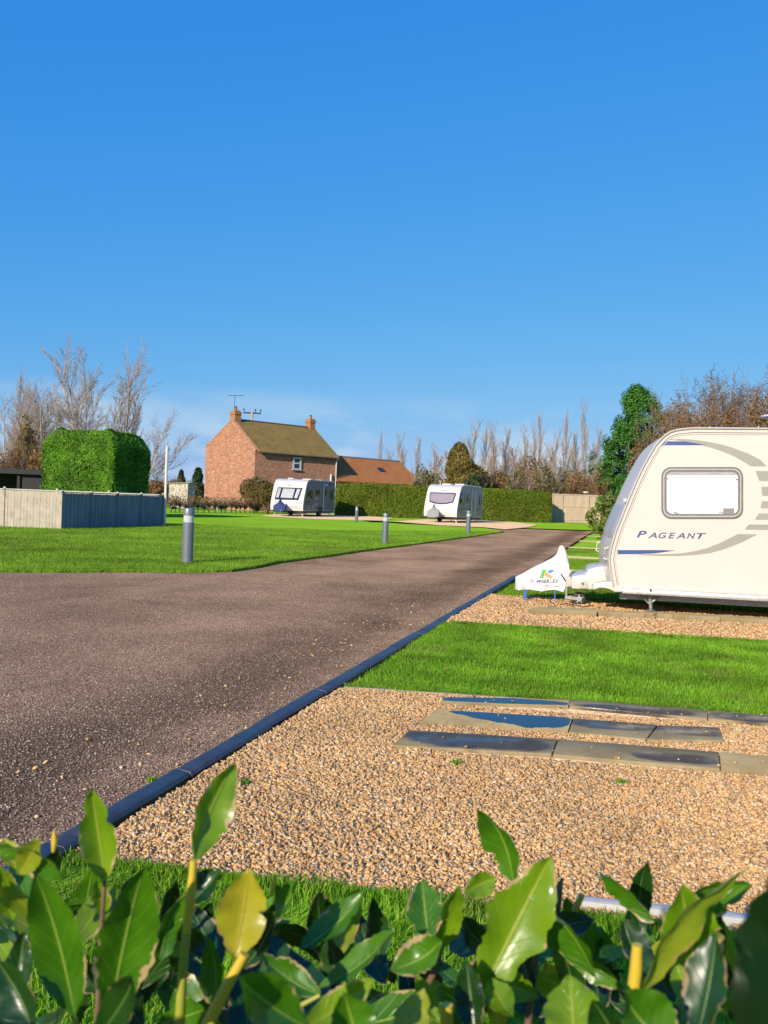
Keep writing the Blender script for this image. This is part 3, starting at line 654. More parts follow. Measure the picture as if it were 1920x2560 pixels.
def cpoly(name,pts,mat):
    b=MB(); P_=[]; n=len(pts)
    for i in range(n):
        for k in range(4):
            u=k/4; P_.append((pts[i][0]*(1-u)+pts[(i+1)%n][0]*u,pts[i][1]*(1-u)+pts[(i+1)%n][1]*u))
    vv=[Vector(cfn(*qc(*p))) for p in P_]; ce=sum(vv,Vector())/len(vv); b.v=[tuple(v) for v in vv]+[tuple(ce+Vector((0,-.002,0)))]; N=len(vv)
    b.f=[(i,(i+1)%N,N) for i in range(N)]; b.build(name,mat,cr)
cpoly('logo',((385,440),(408,362),(455,355),(430,395),(416,440)),simple('logo_green',(.04,.38,.06),None,.5)); cpoly('logo',((455,380),(480,362),(532,358),(500,388),(468,392)),simple('logo_blue',(.02,.17,.55),None,.5))
cpoly('logo',((412,398),(440,376),(512,425),(488,446),(448,425)),simple('logo_orange',(.85,.30,.06),None,.5)); cpoly('logo_line',((318,497),(440,508),(565,517),(565,520),(440,512),(318,501)),M['text_grey'])
for x,w_,y1 in ((245,26,662),(527,14,682)):
    s,za=qc(x,540); _,zb_=qc(x+5,y1); ww=w_/3.858/175
    b=MB(); b.prism([(s-hs-ww/2,-.10,za),(s-hs+ww/2,-.10,za),(s-hs+ww/2+.006,-.11,max(.03,zb_)),(s-hs-ww/2+.012,-.11,max(.03,zb_))],(0,.005,0)); b.build('strap',M['strap'],cr)
def cable(pts,label,r=.007):
    o=MB().tube([Vector((0,0,0))+P(1250+x/3.858,1330+y/3.858,z) for x,y,z in pts],r,6).build('cable',M['black'],None,smooth=True); tag(o,label,'cable','cables hanging under the hitch cover')
cable([(484,640,.12),(490,680,.03),(520,712,.025),(560,722,.02),(595,705,.025),(612,680,.03),(600,640,.12)],'black looped breakaway cable under the hitch cover beside the thin blue strap')
cable([(355,650,.06),(345,675,.025),(318,700,.025),(275,706,.025)],'short black cable end curling on the gravel between the two blue straps')
cable([(430,735,.025),(500,725,.03),(560,700,.04),(640,690,.06),(700,700,.09),(800,722,.1),(905,706,.1)],'black cable trailing along the slab below the jockey wheel',.006)
cable([(1470,806,.075),(1500,790,.08),(1530,780,.05),(1565,772,.03)],'thin black cable end by the foot of the corner steady',.005)
# ------------------------------------------------------------------ distant caravans
def far_caravan(front_px,dist,az,L,style,label):
    W=2.25; z0=.40; zt=2.52
    pr=[(.03,.42),(0,.62),(.0,.80),(.06,1.05),(.17,1.35),(.29,1.65),(.42,1.95),(.56,2.2),(.72,2.38),(.92,2.47),(1.25,zt)]
    ra=R(az); axis=Vector((math.sin(ra),math.cos(ra),0)); right=Vector((math.cos(ra),-math.sin(ra),0))
    c=PD(front_px,1290,dist); c.z=0; org=c-right*(W/2)
    rt=empty('touring_caravan',org,-ra,label,'caravan')
    def fs(z):
        for a,b_ in zip(pr[:-1],pr[1:]):
            if a[1]<=z<=b_[1]: return a[0]+(b_[0]-a[0])*(z-a[1])/(b_[1]-a[1])
        return pr[0][0]
    def bg(x,z): return -.14*(1-(2*x/W)**2)*min(1,max(0,(2.6-z)/.9))
    full=pr+[(L-.35,zt),(L-.12,zt-.1),(L-.02,zt-.4),(L,.9),(L-.03,z0)]
    n=len(full); nt=10; b=MB()
    for j in range(nt+1):
        x=-W/2+W*j/nt
        for i,(y,z) in enumerate(full): b.v.append((x,y+(bg(x,z) if i<len(pr) else 0),z))
    for j in range(nt):
        for i in range(n): b.f.append((j*n+i,j*n+(i+1)%n,(j+1)*n+(i+1)%n,(j+1)*n+i))
    b.f.append(tuple(range(n))); b.f.append(tuple(range(nt*n,nt*n+n))[::-1])
    b.build('body',M['cara2'],rt,smooth=True)
    # silver side skins
    for sg in (1,-1):
        ins=[(max(y,.05)+.08,z-(.05 if z>2.3 else 0)) for y,z in pr]+[(L-.12,zt-.06),(L-.06,.9),(L-.06,.46),(.10,.46)]
        b=MB(); b.prism([(sg*(W/2+.003),y,z) for y,z in ins],(sg*.004,0,0)); b.build('side_panel',M['cara_side'],rt)
        MB().tube([(sg*(W/2+.008),y,z) for y,z in full],.022,6).build('edge_trim',M['white'],rt,smooth=True)
    def patch(name,pts,off,mat,parent=rt):
        # pts = outline in (x,z) on the front, filled with a fine fan
        ps=[]
        for i in range(len(pts)):
            a=pts[i]; c_=pts[(i+1)%len(pts)]
            for k in range(5): ps.append((a[0]+(c_[0]-a[0])*k/5,a[1]+(c_[1]-a[1])*k/5))
        b=MB(); cx=sum(p[0] for p in ps)/len(ps); cz=sum(p[1] for p in ps)/len(ps); N=len(ps); rings=(1,.75,.5,.25)
        for f in rings:
            for x,z in ps: xx=cx+(x-cx)*f; zz=cz+(z-cz)*f; b.v.append((xx,fs(zz)+bg(xx,zz)-off,zz))
        b.v.append((cx,fs(cz)+bg(cx,cz)-off,cz))
        for q in range(3):
            for i in range(N): b.f.append((q*N+i,q*N+(i+1)%N,(q+1)*N+(i+1)%N,(q+1)*N+i))
        for i in range(N): b.f.append((3*N+i,3*N+(i+1)%N,4*N))
        # rim back to the body so the patch has thickness
        bb=len(b.v)
        for x,z in ps: b.v.append((x,fs(z)+bg(x,z)+.01,z))
        for i in range(N): b.f.append((i,(i+1)%N,bb+(i+1)%N,bb+i))
        return b.build(name,mat,parent,smooth=True)
    bl=simple('window_blind',(.50,.48,.48),(.42,.40,.41),.25,3,coat=.5)
    S=W/2+.008
    def sb(name,y0,y1,z0_,z1_,mat,parent=rt,th=.02,bev=.0): return MB().box(S,S+th,y0,y1,z0_,z1_).build(name,mat,parent,bevel=bev)
    if style=='L':
        w=patch('front_window',[(-.88,1.12),(.80,1.12),(.92,1.93),(-.80,1.93)],.02,M['dglass'])
        patch('pane',[(-.80,1.25),(-.60,1.25),(-.54,1.86),(-.74,1.86)],.028,bl,w)
        patch('pane',[(-.46,1.25),(.38,1.25),(.44,1.86),(-.40,1.86)],.028,bl,w)
        patch('pane',[(.50,1.25),(.70,1.25),(.82,1.86),(.58,1.86)],.028,bl,w)
        patch('gas_locker_door',[(-.92,.62),(.76,.62),(.80,1.05),(-.90,1.05)],.012,simple('locker_grey',(.56,.54,.50),None,.4))
        patch('badge',[(-.14,2.07),(.14,2.07),(.14,2.11),(-.14,2.11)],.01,M['galv'])
        sb('side_window',.72,1.75,1.25,1.92,M['dglass'],bev=.006); sb('side_window',2.35,3.15,1.5,1.92,M['dglass'],bev=.006); sb('side_window',5.35,5.95,1.25,1.95,M['dglass'],bev=.006)
        d=sb('door',3.95,4.65,.50,2.15,M['cara_side'],th=.012); sb('door_window',4.1,4.5,1.45,1.95,M['dglass'],d,.02); sb('handle',4.02,4.12,1.45,1.5,M['white'],d,.03)
        sb('door_frame',3.82,3.95,.46,2.2,M['white'],th=.03); sb('awning_light',3.85,4.6,2.2,2.3,M['white'],th=.06)
        sb('service_hatch',4.7,5.9,2.2,2.42,simple('dark_hatch',(.12,.14,.17)),th=.012)
        g=M['darkmetal']; MB().prism([(S,.35,1.02),(S,1.25,1.12),(S,1.25,1.0),(S,.6,.93)],(.006,0,0)).build('stripe',g,rt); MB().prism([(S,.5,.88),(S,1.7,.90),(S,1.7,.87),(S,.7,.84)],(.006,0,0)).build('stripe',g,rt)
        for y in (1.15,1.75,2.05): sb('hatch_frame',y,y+.07,.5,.84,M['white'],th=.01)
        for y,z in ((2.25,1.2),(2.62,1.2),(2.25,.8),(2.62,.8)): sb('vent_cover',y,y+.12,z,z+.16,M['white'],th=.015)
        sb('reflector',5.95,6.02,.55,1.0,simple('pinkish_reflector',(.7,.45,.4)),th=.012)
    else:
        w=patch('front_window',[(-.83,1.36),(-.45,1.26),(0,1.22),(.45,1.26),(.83,1.36),(.92,1.90),(.86,1.98),(-.86,1.98),(-.92,1.90)],.02,M['dglass'])
        patch('pane',[(-.78,1.42),(-.42,1.33),(0,1.29),(.42,1.33),(.78,1.42),(.86,1.86),(.80,1.92),(-.80,1.92),(-.86,1.86)],.03,simple('purple_tint_pane',(.36,.30,.32),(.26,.22,.25),.15,2,coat=.6),w)
        patch('badge',[(-.14,2.10),(.14,2.10),(.14,2.13),(-.14,2.13)],.01,M['galv'])
        patch('panel_line',[(-1.0,2.02),(1.0,2.02),(1.0,2.035),(-1.0,2.035)],.006,M['trimw']); patch('stripe',[(-.8,.66),(.7,.62),(.7,.635),(-.8,.675)],.006,M['galv'])
        patch('grab_handle',[(.2,.48),(.42,.48),(.42,.51),(.2,.51)],.03,M['darkmetal'])
        sb('side_window',.55,1.30,1.30,1.98,M['dglass'],bev=.006); sb('side_window',1.85,2.35,1.45,1.95,M['dglass'],bev=.006); sb('side_window',4.3,4.65,1.25,1.95,M['dglass'],bev=.006)
        sb('door_frame',2.62,2.78,.5,2.25,M['white'],th=.035); d=sb('door',2.78,3.40,.5,2.2,M['cara_side'],th=.012); sb('door_window',2.85,3.0,1.35,2.1,M['dglass'],d,.02); sb('door_frame',3.40,3.52,.5,2.2,M['white'],th=.02)
        sb('stripe',.5,4.6,.92,.97,M['darkmetal'],th=.004)
        for y,z in ((1.5,1.15),(1.8,1.15),(1.5,.78),(1.8,.78),(.35,.52),(2.3,.5)): sb('vent_cover',y,y+.1,z,z+.14,M['white'],th=.015)
    MB().box(-W/2+.06,W/2-.06,.2,L-.1,.28,.40).build('chassis',M['darkmetal'],rt)
    wy=L*.52
    for sg in (-1,1):
        w=MB(); w.lathe([(.15,0),(.29,0),(.32,.03),(.32,.14),(.29,.17),(.15,.17)],(sg*(W/2-.08)-.085,wy,.32),22,'X'); w=w.build('wheel',M['black'],rt,smooth=True)
        MB().lathe([(.02,-.01),(.17,0),(.17,.15),(.02,.16)],(sg*(W/2-.08)-.08,wy,.32),16,'X').build('rim',M['alu'],w,smooth=True)
        MB().box(sg*(W/2)-.02 if sg>0 else sg*(W/2)-.012,sg*(W/2)+.012 if sg>0 else sg*(W/2)+.02,wy-.42,wy+.42,.42,.72).build('wheel_arch',M['darkmetal'],rt)
    for x,dx in ((-.85,-.2),(.85,.2)):
        MB().tube([(x,.35,.40),(x+dx,.30,.03)],.035,6).build('corner_steady',M['trimw'],rt)
        MB().tube([(x,L-.4,.40),(x+dx*.6,L-.4,.03)],.03,6).build('corner_steady',M['galv'],rt)
    MB().tube([(0,.4,.36),(0,-1.05,.42)],.05,6).build('drawbar',M['galv'],rt); MB().tube([(-.12,-.75,.45),(-.12,-.75,.03)],.035,6).build('jockey_wheel',M['trimw'],rt)
    b=MB()
    if style=='L':
        b.box(-.4,.0,1.0,1.5,zt,zt+.06); b.box(.1,.75,2.4,3.0,zt,zt+.07); b.box(.1,.8,4.3,5.2,zt,zt+.07)
    else:
        b.box(-.5,.1,1.4,1.9,zt,zt+.07); b.box(.1,.75,2.2,2.9,zt,zt+.1); b.lathe([(.03,zt),(.03,zt+.16),(.10,zt+.2),(.16,zt+.22),(.1,zt+.25),(0,zt+.25)],(-.6,1.3,0),12)
    b.build('roof_vent',M['white'],rt)
    return org,axis,right,rt
def hood(org,axis,right,mat,label):
    o=org-axis*.85-right*.12; b=MB(); r=empty('hitch_cover',o,-math.atan2(axis.x,axis.y),label,'hitch cover')
    prof_=[(-.42,.42,.75),(-.30,.38,.82),(-.12,.36,.95),(.02,.36,1.25),(.08,.36,1.05),(.25,.38,.90),(.40,.45,.80)]
    for i,(x,zb,zt_) in enumerate(prof_):
        for k in range(9):
            a=math.pi*k/8; hw=.24*(1-.5*abs(x)/.45); b.v.append((x,-hw*math.cos(a),zb+(zt_-zb)*math.sin(a)**.8))
    for i in range(len(prof_)-1):
        for k in range(8): b.f.append((i*9+k,i*9+k+1,(i+1)*9+k+1,(i+1)*9+k))
    b.f.append(tuple(range(9))); b.f.append(tuple(range(54,63))[::-1]); b.build('cloth',mat,r,smooth=True)
a=far_caravan(756,57.5,15.8,6.3,'L','white touring caravan with three-part dark front window and silver side, parked before the brick house')
hood(*a[:3],simple('navy_cloth',(.035,.05,.16),(.025,.035,.12),.8,6,.5,20),'dark blue cover over the coupling of the caravan before the brick house')
a=far_caravan(1141,56.5,25.5,4.9,'R','white touring caravan with one wide bowed front window, parked against the long hedge')
hood(*a[:3],simple('grey_cloth',(.34,.34,.32),(.26,.26,.25),.8,6,.5,20),'grey cover over the coupling of the caravan with the bowed window')
# ------------------------------------------------------------------ bollard lights
def bollard(px,py,hpx,label,dia=.19):
    p=P(px,py,.045); H=hpx*p.y/F; s=H/1.0; r=.100*s*1.0
    e=empty('bollard_light',p,0,label,'bollard','grey bollard lights standing on the lawn')
    MB().lathe([(r,0),(r,.735*H),(r*.9,.74*H)],n=24).build('post',M['bollard'],e,smooth=True)
    MB().lathe([(r*.93,.742*H),(r*.93,.868*H)],n=24).build('lens',M['lens'],e,smooth=True)
    MB().lathe([(r*.9,.87*H),(r*1.03,.875*H),(r*1.03,.97*H),(r*.9,H),(0.01,H)],n=24).build('cap',M['bollard'],e,smooth=True)
    MB().lathe([(r*1.5,-.03),(r*1.5,.012),(r*1.02,.014)],n=20).build('base_plate',M['darkmetal'],e)
bollard(468,1408,138,'nearest and tallest-looking grey bollard, on the lawn in front of the blue fence')
bollard(962,1358,75,'grey bollard near the lawn edge, between the two white distant caravans')
bollard(1170,1332.6,56,'grey bollard in front of the side of the caravan with the bowed window')
bollard(891,1304,38,'smallest farthest bollard, left of the dark gap beside the three-window caravan')
# ------------------------------------------------------------------ fences
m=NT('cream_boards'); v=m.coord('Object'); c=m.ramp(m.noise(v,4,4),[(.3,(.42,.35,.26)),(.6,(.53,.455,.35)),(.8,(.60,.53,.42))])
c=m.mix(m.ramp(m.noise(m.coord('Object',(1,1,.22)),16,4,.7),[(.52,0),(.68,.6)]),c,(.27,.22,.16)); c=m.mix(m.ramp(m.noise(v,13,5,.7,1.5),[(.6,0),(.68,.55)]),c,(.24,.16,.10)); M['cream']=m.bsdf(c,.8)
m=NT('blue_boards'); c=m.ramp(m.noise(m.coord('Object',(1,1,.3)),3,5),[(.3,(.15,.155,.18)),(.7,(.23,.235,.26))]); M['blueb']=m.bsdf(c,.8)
def fence(A,B,H,npan,mat,label,capmat,bw=.10,post_r=.045,name='board_fence',endpost=True):
    A=Vector((A[0],A[1],0)); B=Vector((B[0],B[1],0)); D=B-A; Ln=D.length; an=math.atan2(D.y,D.x)
    e=empty(name,A,an,label,'fence')
    for k in range(npan):
        x0=Ln*k/npan+.04; x1=Ln*(k+1)/npan-.04; b=MB(); n=max(1,int((x1-x0)/bw)); dz=random.uniform(-.012,.012)
        for i in range(n):
            a=x0+(x1-x0)*i/n; c=x0+(x1-x0)*(i+1)/n; b.box(a+.003,c-.003,-.011+(.009 if i%2 else 0),.011+(.009 if i%2 else 0),.03,H+dz+random.uniform(-.006,.006))
        b.box(x0,x1,.022,.06,.25,.33); b.box(x0,x1,.022,.06,H-.2,H-.12); b.build('panel',mat,e)
        MB().box(x0,x1,-.03,.045,H+.015,H+.045).build('capping',capmat,e)
    for k in range(npan+1):
        if k==npan and not endpost: continue
        x=Ln*k/npan; b=MB(); b.box(x-post_r+.002,x+post_r-.002,-.04,.052,0,H+.05); b.build('post',mat,e)
        MB().lathe([(.03,H+.05),(.055,H+.075),(.045,H+.11),(.0,H+.12)],(x,0,0),10).build('post_cap',capmat,e,smooth=True)
    return e
c0=P(150,1322,.045); c1=P(405,1313,.045); dl=Vector((-1,-.08,0)).normalized()
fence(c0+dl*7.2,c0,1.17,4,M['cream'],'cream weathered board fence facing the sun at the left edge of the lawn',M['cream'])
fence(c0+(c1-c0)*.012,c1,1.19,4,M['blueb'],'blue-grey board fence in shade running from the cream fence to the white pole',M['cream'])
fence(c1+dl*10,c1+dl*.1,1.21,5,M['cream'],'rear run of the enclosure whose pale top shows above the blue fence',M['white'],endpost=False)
# white pole
e=empty('white_pole',c1+Vector((.09,.02,0)),0,'tall thin white pole standing at the far end of the blue-grey fence','pole')
zt_=PD(405,1120,c1.y).z; MB().tube([(0,0,0),(0,0,zt_)],.055,12).build('shaft',M['white'],e,smooth=True); MB().lathe([(.058,zt_-.01),(.065,zt_+.02),(.02,zt_+.06)],n=12).build('cap',M['white'],e,smooth=True)
# low dark railing with ball post
a=PD(-40,1303,28.7); b_=PD(88,1319,29.0); e=empty('low_railing',(b_.x,b_.y,0),0,'low dark railing with a ball-topped post in front of the cream fence','railing')
o=Vector((b_.x,b_.y,0)); b=MB(); b.tube([a-o,b_-o],.03,6); b.tube([a-o-Vector((0,0,.14)),b_-o-Vector((0,0,.14))],.02,6); b.build('rail',M['timberd'] if 'timberd' in M else M['darkmetal'],e)
b=MB()
for k in range(20):
    q=(a+(b_-a)*(k+.5)/20)-o; b.tube([(q.x,q.y,.0),(q.x,q.y,q.z)],.012,5)
b.build('baluster',M['darkmetal'],e)
q=PD(96,1293,28.95); r_=Vector((q.x,q.y,0))-o
pb=MB(); pb.box(r_.x-.10,r_.x+.10,r_.y-.1,r_.y+.1,0,q.z-.22); pb.lathe([(.05,q.z-.22),(.06,q.z-.2),(.10,q.z-.16),(.13,q.z-.10),(.10,q.z-.03),(.03,q.z)],(r_.x,r_.y,0),14); pb.build('post',M['darkmetal'],e,smooth=False)
# tan panel fence at the end of the long hedge
A=PD(1379,1304,73.5); B=PD(1500,1306,73.5)
M['tanw']=simple('tan_timber',(.56,.44,.30),(.44,.33,.21),.8,3,.4,30,.01,(1,1,.2))
e=empty('panel_fence',(A.x,A.y,0),math.atan2(B.y-A.y,B.x-A.x),'tan timber panel fence between the end of the long hedge and the laurel shrub','fence')
Ln=(B-A).length; zt_=PD(1400,1236,73.5).z; b=MB(); n=30
for i in range(n): b.box(Ln*i/n+.005,Ln*(i+1)/n-.005,0,.03,.05,zt_-.03+random.uniform(-.02,.02))
b.build('panel',M['tanw'],e)
MB().box(0,Ln,-.05,-.005,zt_*.58,zt_*.58+.1).build('rail',M['tanw'],e); MB().box(0,Ln,-.05,-.005,.25,.35).build('rail',M['tanw'],e); MB().box(-.05,Ln,-.06,.06,zt_-.03,zt_+.05).build('capping',M['tanw'],e)
for x in (-.05,.72,2.9): MB().box(x,x+.14,-.10,-.052,0,zt_-.04).build('post',M['tanw'],e)
e=empty('white_bird',PD(1463,1236,73.5)+Vector((0,0,.05)),0,'small pale bird perched on top of the tan panel fence','bird')
MB().lathe([(0,-.2),(.06,-.14),(.10,0),(.07,.12),(.055,.18),(.05,.24),(0,.28)],(0,0,.12),10,'X').build('body',M['white'],e,smooth=True)
# ------------------------------------------------------------------ carport and shed at left
M['dkwood']=simple('dark_stained_wood',(.030,.030,.032),(.018,.018,.02),.7,6)
p=PD(-60,1215,46); e=empty('carport',(p.x,p.y,0),R(12),'dark open-fronted carport left of the big clipped conifer','shed'); Wc=PD(95,1215,46).x-p.x; zt_=PD(40,1171,46).z
MB().box(-3,Wc,-.3,3.2,zt_-.28,zt_).build('roof',M['dkwood'],e)
b=MB(); b.box(-3,Wc,3.0,3.1,0,zt_-.28); b.box(Wc-1.0,Wc-.05,.02,.12,0,zt_-.285); b.build('wall',M['dkwood'],e)
for x in (Wc-1.15,-1.2,-2.9): MB().box(x-.07,x+.07,-.1,.04,0,zt_-.283).build('post',M['dkwood'],e)
p=PD(421,1263,66); q=PD(470,1263,66); e=empty('garden_shed',(p.x,p.y,0),R(-8),'small cream shed with dark peeling marks, left of the brick house','shed')
m=NT('peeling_cream'); v=m.coord('Object'); c=m.ramp(m.noise(v,2.6,5,.8,2.0),[(.47,(.60,.55,.42)),(.56,(.28,.20,.13))]); M['peel']=m.bsdf(c,.8)
w=q.x-p.x; zt_=PD(440,1206,66).z
MB().prism([(0,0,.35),(w,0,.05),(w,0,zt_-.03),(0,0,zt_-.12)],(0,1.6,0)).build('wall',M['peel'],e)
MB().prism([(-.12,-.12,zt_-.11),(w+.15,-.12,zt_-.02),(w+.15,-.12,zt_+.03),(-.12,-.12,zt_-.06)],(0,1.85,0)).build('roof',simple('shed_roof',(.45,.42,.36),None,.8),e)
for k in (.1,w-.1): MB().box(k-.05,k+.05,.3,1.3,-.05,.5 if k<1 else .1).build('skid',M['dkwood'],e)
# ------------------------------------------------------------------ brick farmhouse
m=NT('old_brick'); v=m.coord('Object'); 
sx=m.n('SeparateXYZ',{0:v}); uu=m.math('ADD',sx.outputs[0],sx.outputs[1]); uv=m.n('CombineXYZ',{0:uu,1:sx.outputs[2]}).outputs[0]
br=m.n('TexBrick',{'Vector':uv,'Color1':(.46,.20,.12,1),'Color2':(.33,.13,.08,1),'Mortar':(.38,.25,.16,1),'Scale':1.0,'Mortar Size':.008,'Brick Width':.225,'Row Height':.075}); c=br.outputs[0]
c=m.mix(m.ramp(m.noise(m.coord('Object',(1,1,2.2)),1.1,5,.75),[(.45,0),(.65,.75)]),c,(.52,.25,.14))
c=m.mix(m.ramp(m.noise(m.coord('Object',(1,1,3.0)),2.4,5,.8,.4),[(.52,0),(.60,.85)]),c,(.58,.40,.27))
c=m.mix(m.ramp(m.noise(m.coord('Object',(1,1,2.0)),.9,4,.7),[(.55,0),(.72,.6)]),c,(.22,.13,.10))
M['brick']=m.diff(c,m.bump(m.noise(v,12,4),.5,.03))
def tiles(name,a,b_,d,sc_=1):
    m=NT(name); v=m.coord('Object'); c=m.ramp(m.noise(v,1.1,5,.75),[(.3,a),(.55,b_),(.75,d)])
    wv=m.n('TexWave',{'Vector':v,'Scale':5.0,'Distortion':.6},bands_direction='X'); wz=m.n('TexWave',{'Vector':v,'Scale':3.2,'Distortion':.4},bands_direction='Z')
    c=m.mix(m.ramp(m.noise(v,3.6,4,.8),[(.62,0),(.68,.6)]),c,(.52,.42,.30))
    return m.diff(c,m.bump(m.math('ADD',wv.outputs['Fac'],wz.outputs['Fac']),.8,.05))
M['moss']=tiles('mossy_tiles',(.25,.17,.055),(.33,.23,.085),(.38,.28,.09)); M['pantile']=tiles('orange_pantiles',(.42,.165,.065),(.52,.22,.085),(.45,.24,.13))
hc=PD(633,1264,72.3); HE=empty('farmhouse',(hc.x,hc.y,0),R(45),'two-storey red brick farmhouse with mossy roof, two chimneys and an orange-roofed side range','house')
HL,HG=8.9,7.24; ze,zr,zb,yr=5.0,7.55,5.35,3.4
def rz_front(y): return ze+(zr-ze)*y/yr
MB().prism([(0,0,-.1),(0,0,ze),(0,yr,zr),(0,HG,zb),(0,HG,-.1)],(HL,0,0)).build('wall',M['brick'],HE)
# gable parapets stand a little above the tiles
for x in (0,): MB().prism([(x-.02,-.05,ze-.05),(x-.02,yr,zr+.02),(x-.02,HG+.05,zb-.05),(x-.02,HG+.05,zb+.12),(x-.02,yr,zr+.2),(x-.02,-.05,ze+.12)],(.26,0,0)).build('gable_coping',M['brick'],HE)
rf=MB(); rf.prism([(.245,-.28,ze-.17),(.245,yr,zr+.02),(.245,yr,zr+.16),(.245,-.28,ze-.03)],(HL-.05,0,0)); rf.prism([(.245,yr+.003,zr+.02),(.245,HG+.25,zb-.12),(.245,HG+.25,zb+.02),(.245,yr+.003,zr+.16)],(HL-.05,0,0))
rf=rf.build('roof',M['moss'],HE)
MB().tube([(.25,yr,zr+.15),(HL+.18,yr,zr+.15)],.09,8).build('ridge_tiles',simple('ridge_dark',(.12,.08,.06),None,.8),rf,smooth=True)
def chimney(x0,x1,y0,y1,zt,nm='chimney'):
    b=MB(); b.box(x0,x1,y0,y1,zr-.6,zt-.35); b.box(x0-.05,x1+.05,y0-.05,y1+.05,zt-.348,zt-.2); b.box(x0-.02,x1+.02,y0-.02,y1+.02,zt-.198,zt-.08); b.box(x0+.06,x1-.06,y0+.06,y1-.06,zt-.078,zt)
    c=b.build(nm,simple('chimney_brick',(.40,.17,.085),(.36,.19,.06),.9,3),rf)
    MB().lathe([(.13,zt),(.12,zt+.22),(.14,zt+.26),(.11,zt+.27)],((x0+x1)/2,(y0+y1)/2,0),12).build('pot',simple('chimney_pot',(.45,.17,.09),None,.8),c,smooth=True)
    MB().lathe([(.10,zt+.27),(.09,zt+.32),(.04,zt+.38)],((x0+x1)/2,(y0+y1)/2,0),8).build('cowl',M['dkwood'],c); return c
ch=chimney(.03,.66,yr-.35,yr+.35,8.45); chimney(HL-.55,HL+.05,yr-.33,yr+.33,8.5)
zA=PD(580,989,75).z; b=MB(); b.tube([(.2,yr,8.2),(.2,yr,zA)],.022,5); b.tube([(-.25,yr+.35,zA-.03),(.75,yr-.45,zA+.03)],.02,5)
for k in range(7): t=k/6; c_=Vector((-.25,yr+.35,zA-.03)).lerp(Vector((.75,yr-.45,zA+.03)),t); b.tube([c_-Vector((.10,.12,0)),c_+Vector((.10,.12,0))],.010,4)
b.build('television_aerial',M['darkmetal'],ch)
# eave gutter, downpipe, vent pipe, window
MB().tube([(.1,-.32,ze-.12),(HL+.1,-.32,ze-.12)],.06,8).build('gutter',simple('brown_gutter',(.20,.15,.10),None,.6),HE,smooth=True)
MB().tube([(HL-.02,-.30,ze-.15),(HL-.02,-.10,ze-.35),(HL-.02,-.10,0)],.065,8).build('downpipe',M['white'],HE,smooth=True)
MB().tube([(HL-.62,-.12,ze-1.55),(HL-.62,-.12,0)],.085,8).build('soil_pipe',M['white'],HE,smooth=True)
def wallx(px,py):
    o=Vector((0,0,CAMH)); d=ray(px,py); nx=Vector((math.sin(R(45)),-math.cos(R(45)),0)); k=(Vector((hc.x,hc.y,0))-o).dot(nx)/d.dot(nx); p=o+d*k
    return ((p-Vector((hc.x,hc.y,0))).dot(Vector((math.cos(R(45)),math.sin(R(45)),0))),p.z)
xa,za=wallx(732,1142.5); xb,zb_=wallx(751,1174)
wn=MB(); wn.box(xa,xb,-.05,.0,zb_,za); wn=wn.build('window',M['dglass'],HE)
b=MB(); t=.13; b.box(xa-.02,xa+t,-.09,-.052,zb_,za); b.box(xb-t,xb+.02,-.09,-.052,zb_,za); b.box(xa+t,xb-t,-.088,-.052,za-t,za); b.box(xa+t,xb-t,-.088,-.052,(za+zb_)/2-.06,(za+zb_)/2+.06); b.box(xa+t,xb-t,-.088,-.052,zb_,zb_+.09); b.build('frame',M['white'],wn)
MB().box(xa-.08,xb+.08,-.14,-.002,zb_-.09,zb_-.003).build('sill',M['trimw'],wn)
# side range
K=11.2; y0,y1,yr2,z2,ze2=-.3,6.2,3.0,5.25,2.95
b=MB(); b.prism([(HL+.003,y0+.25,-.1),(HL+.003,y0+.25,ze2-.05),(HL+.003,yr2,z2-.1),(HL+.003,y1-.25,ze2-.05),(HL+.003,y1-.25,-.1)],(K,0,0)); b.build('side_range_wall',M['brick'],HE)
r2=MB(); r2.prism([(HL+.01,y0,ze2-.14),(HL+.01,yr2,z2-.1),(HL+.01,yr2,z2),(HL+.01,y0,ze2-.04)],(K+.1,0,0)); r2.prism([(HL+.01,yr2+.003,z2-.1),(HL+.01,y1,ze2-.14),(HL+.01,y1,ze2-.04),(HL+.01,yr2+.003,z2)],(K+.1,0,0)); r2=r2.build('side_range_roof',M['pantile'],HE)
MB().tube([(HL+.05,yr2,z2),(HL+K+.1,yr2,z2)],.10,8).build('ridge_tiles',simple('ridge_grey',(.22,.20,.18),None,.8),r2,smooth=True)
sk=Vector((HL+7.2,1.5,ze2-.04+(z2-ze2+.04)*(1.5-y0)/(yr2-y0))); sl=math.atan2(z2-ze2,yr2-y0)
Mx=Matrix.Translation(sk)@Matrix.Rotation(sl,4,'X'); MB().box(-.35,.35,-.3,.3,.0,.09,Mx).build('skylight',M['dglass'],r2)
# utility pole
p=PD(622,1264,96); zt_=PD(622,1027,96).z; e=empty('utility_pole',(p.x,p.y,0),R(6),'pale wooden utility pole with crossarm behind the farmhouse ridge','utility pole')
gw=simple('grey_pole',(.42,.42,.36),None,.8); MB().tube([(0,0,0),(0,0,zt_)],[.17,.13],10).build('pole',gw,e,smooth=True)
MB().box(-.95,.95,-.06,.06,zt_-.30,zt_-.16).build('crossarm',M['dkwood'],e)
for x in (-.9,.9,.35): MB().lathe([(.03,zt_-.16),(.03,zt_+.02),(.09,zt_+.05),(.09,zt_+.16),(.03,zt_+.22)],(x,0,0),8).build('insulator',M['darkmetal'],e)
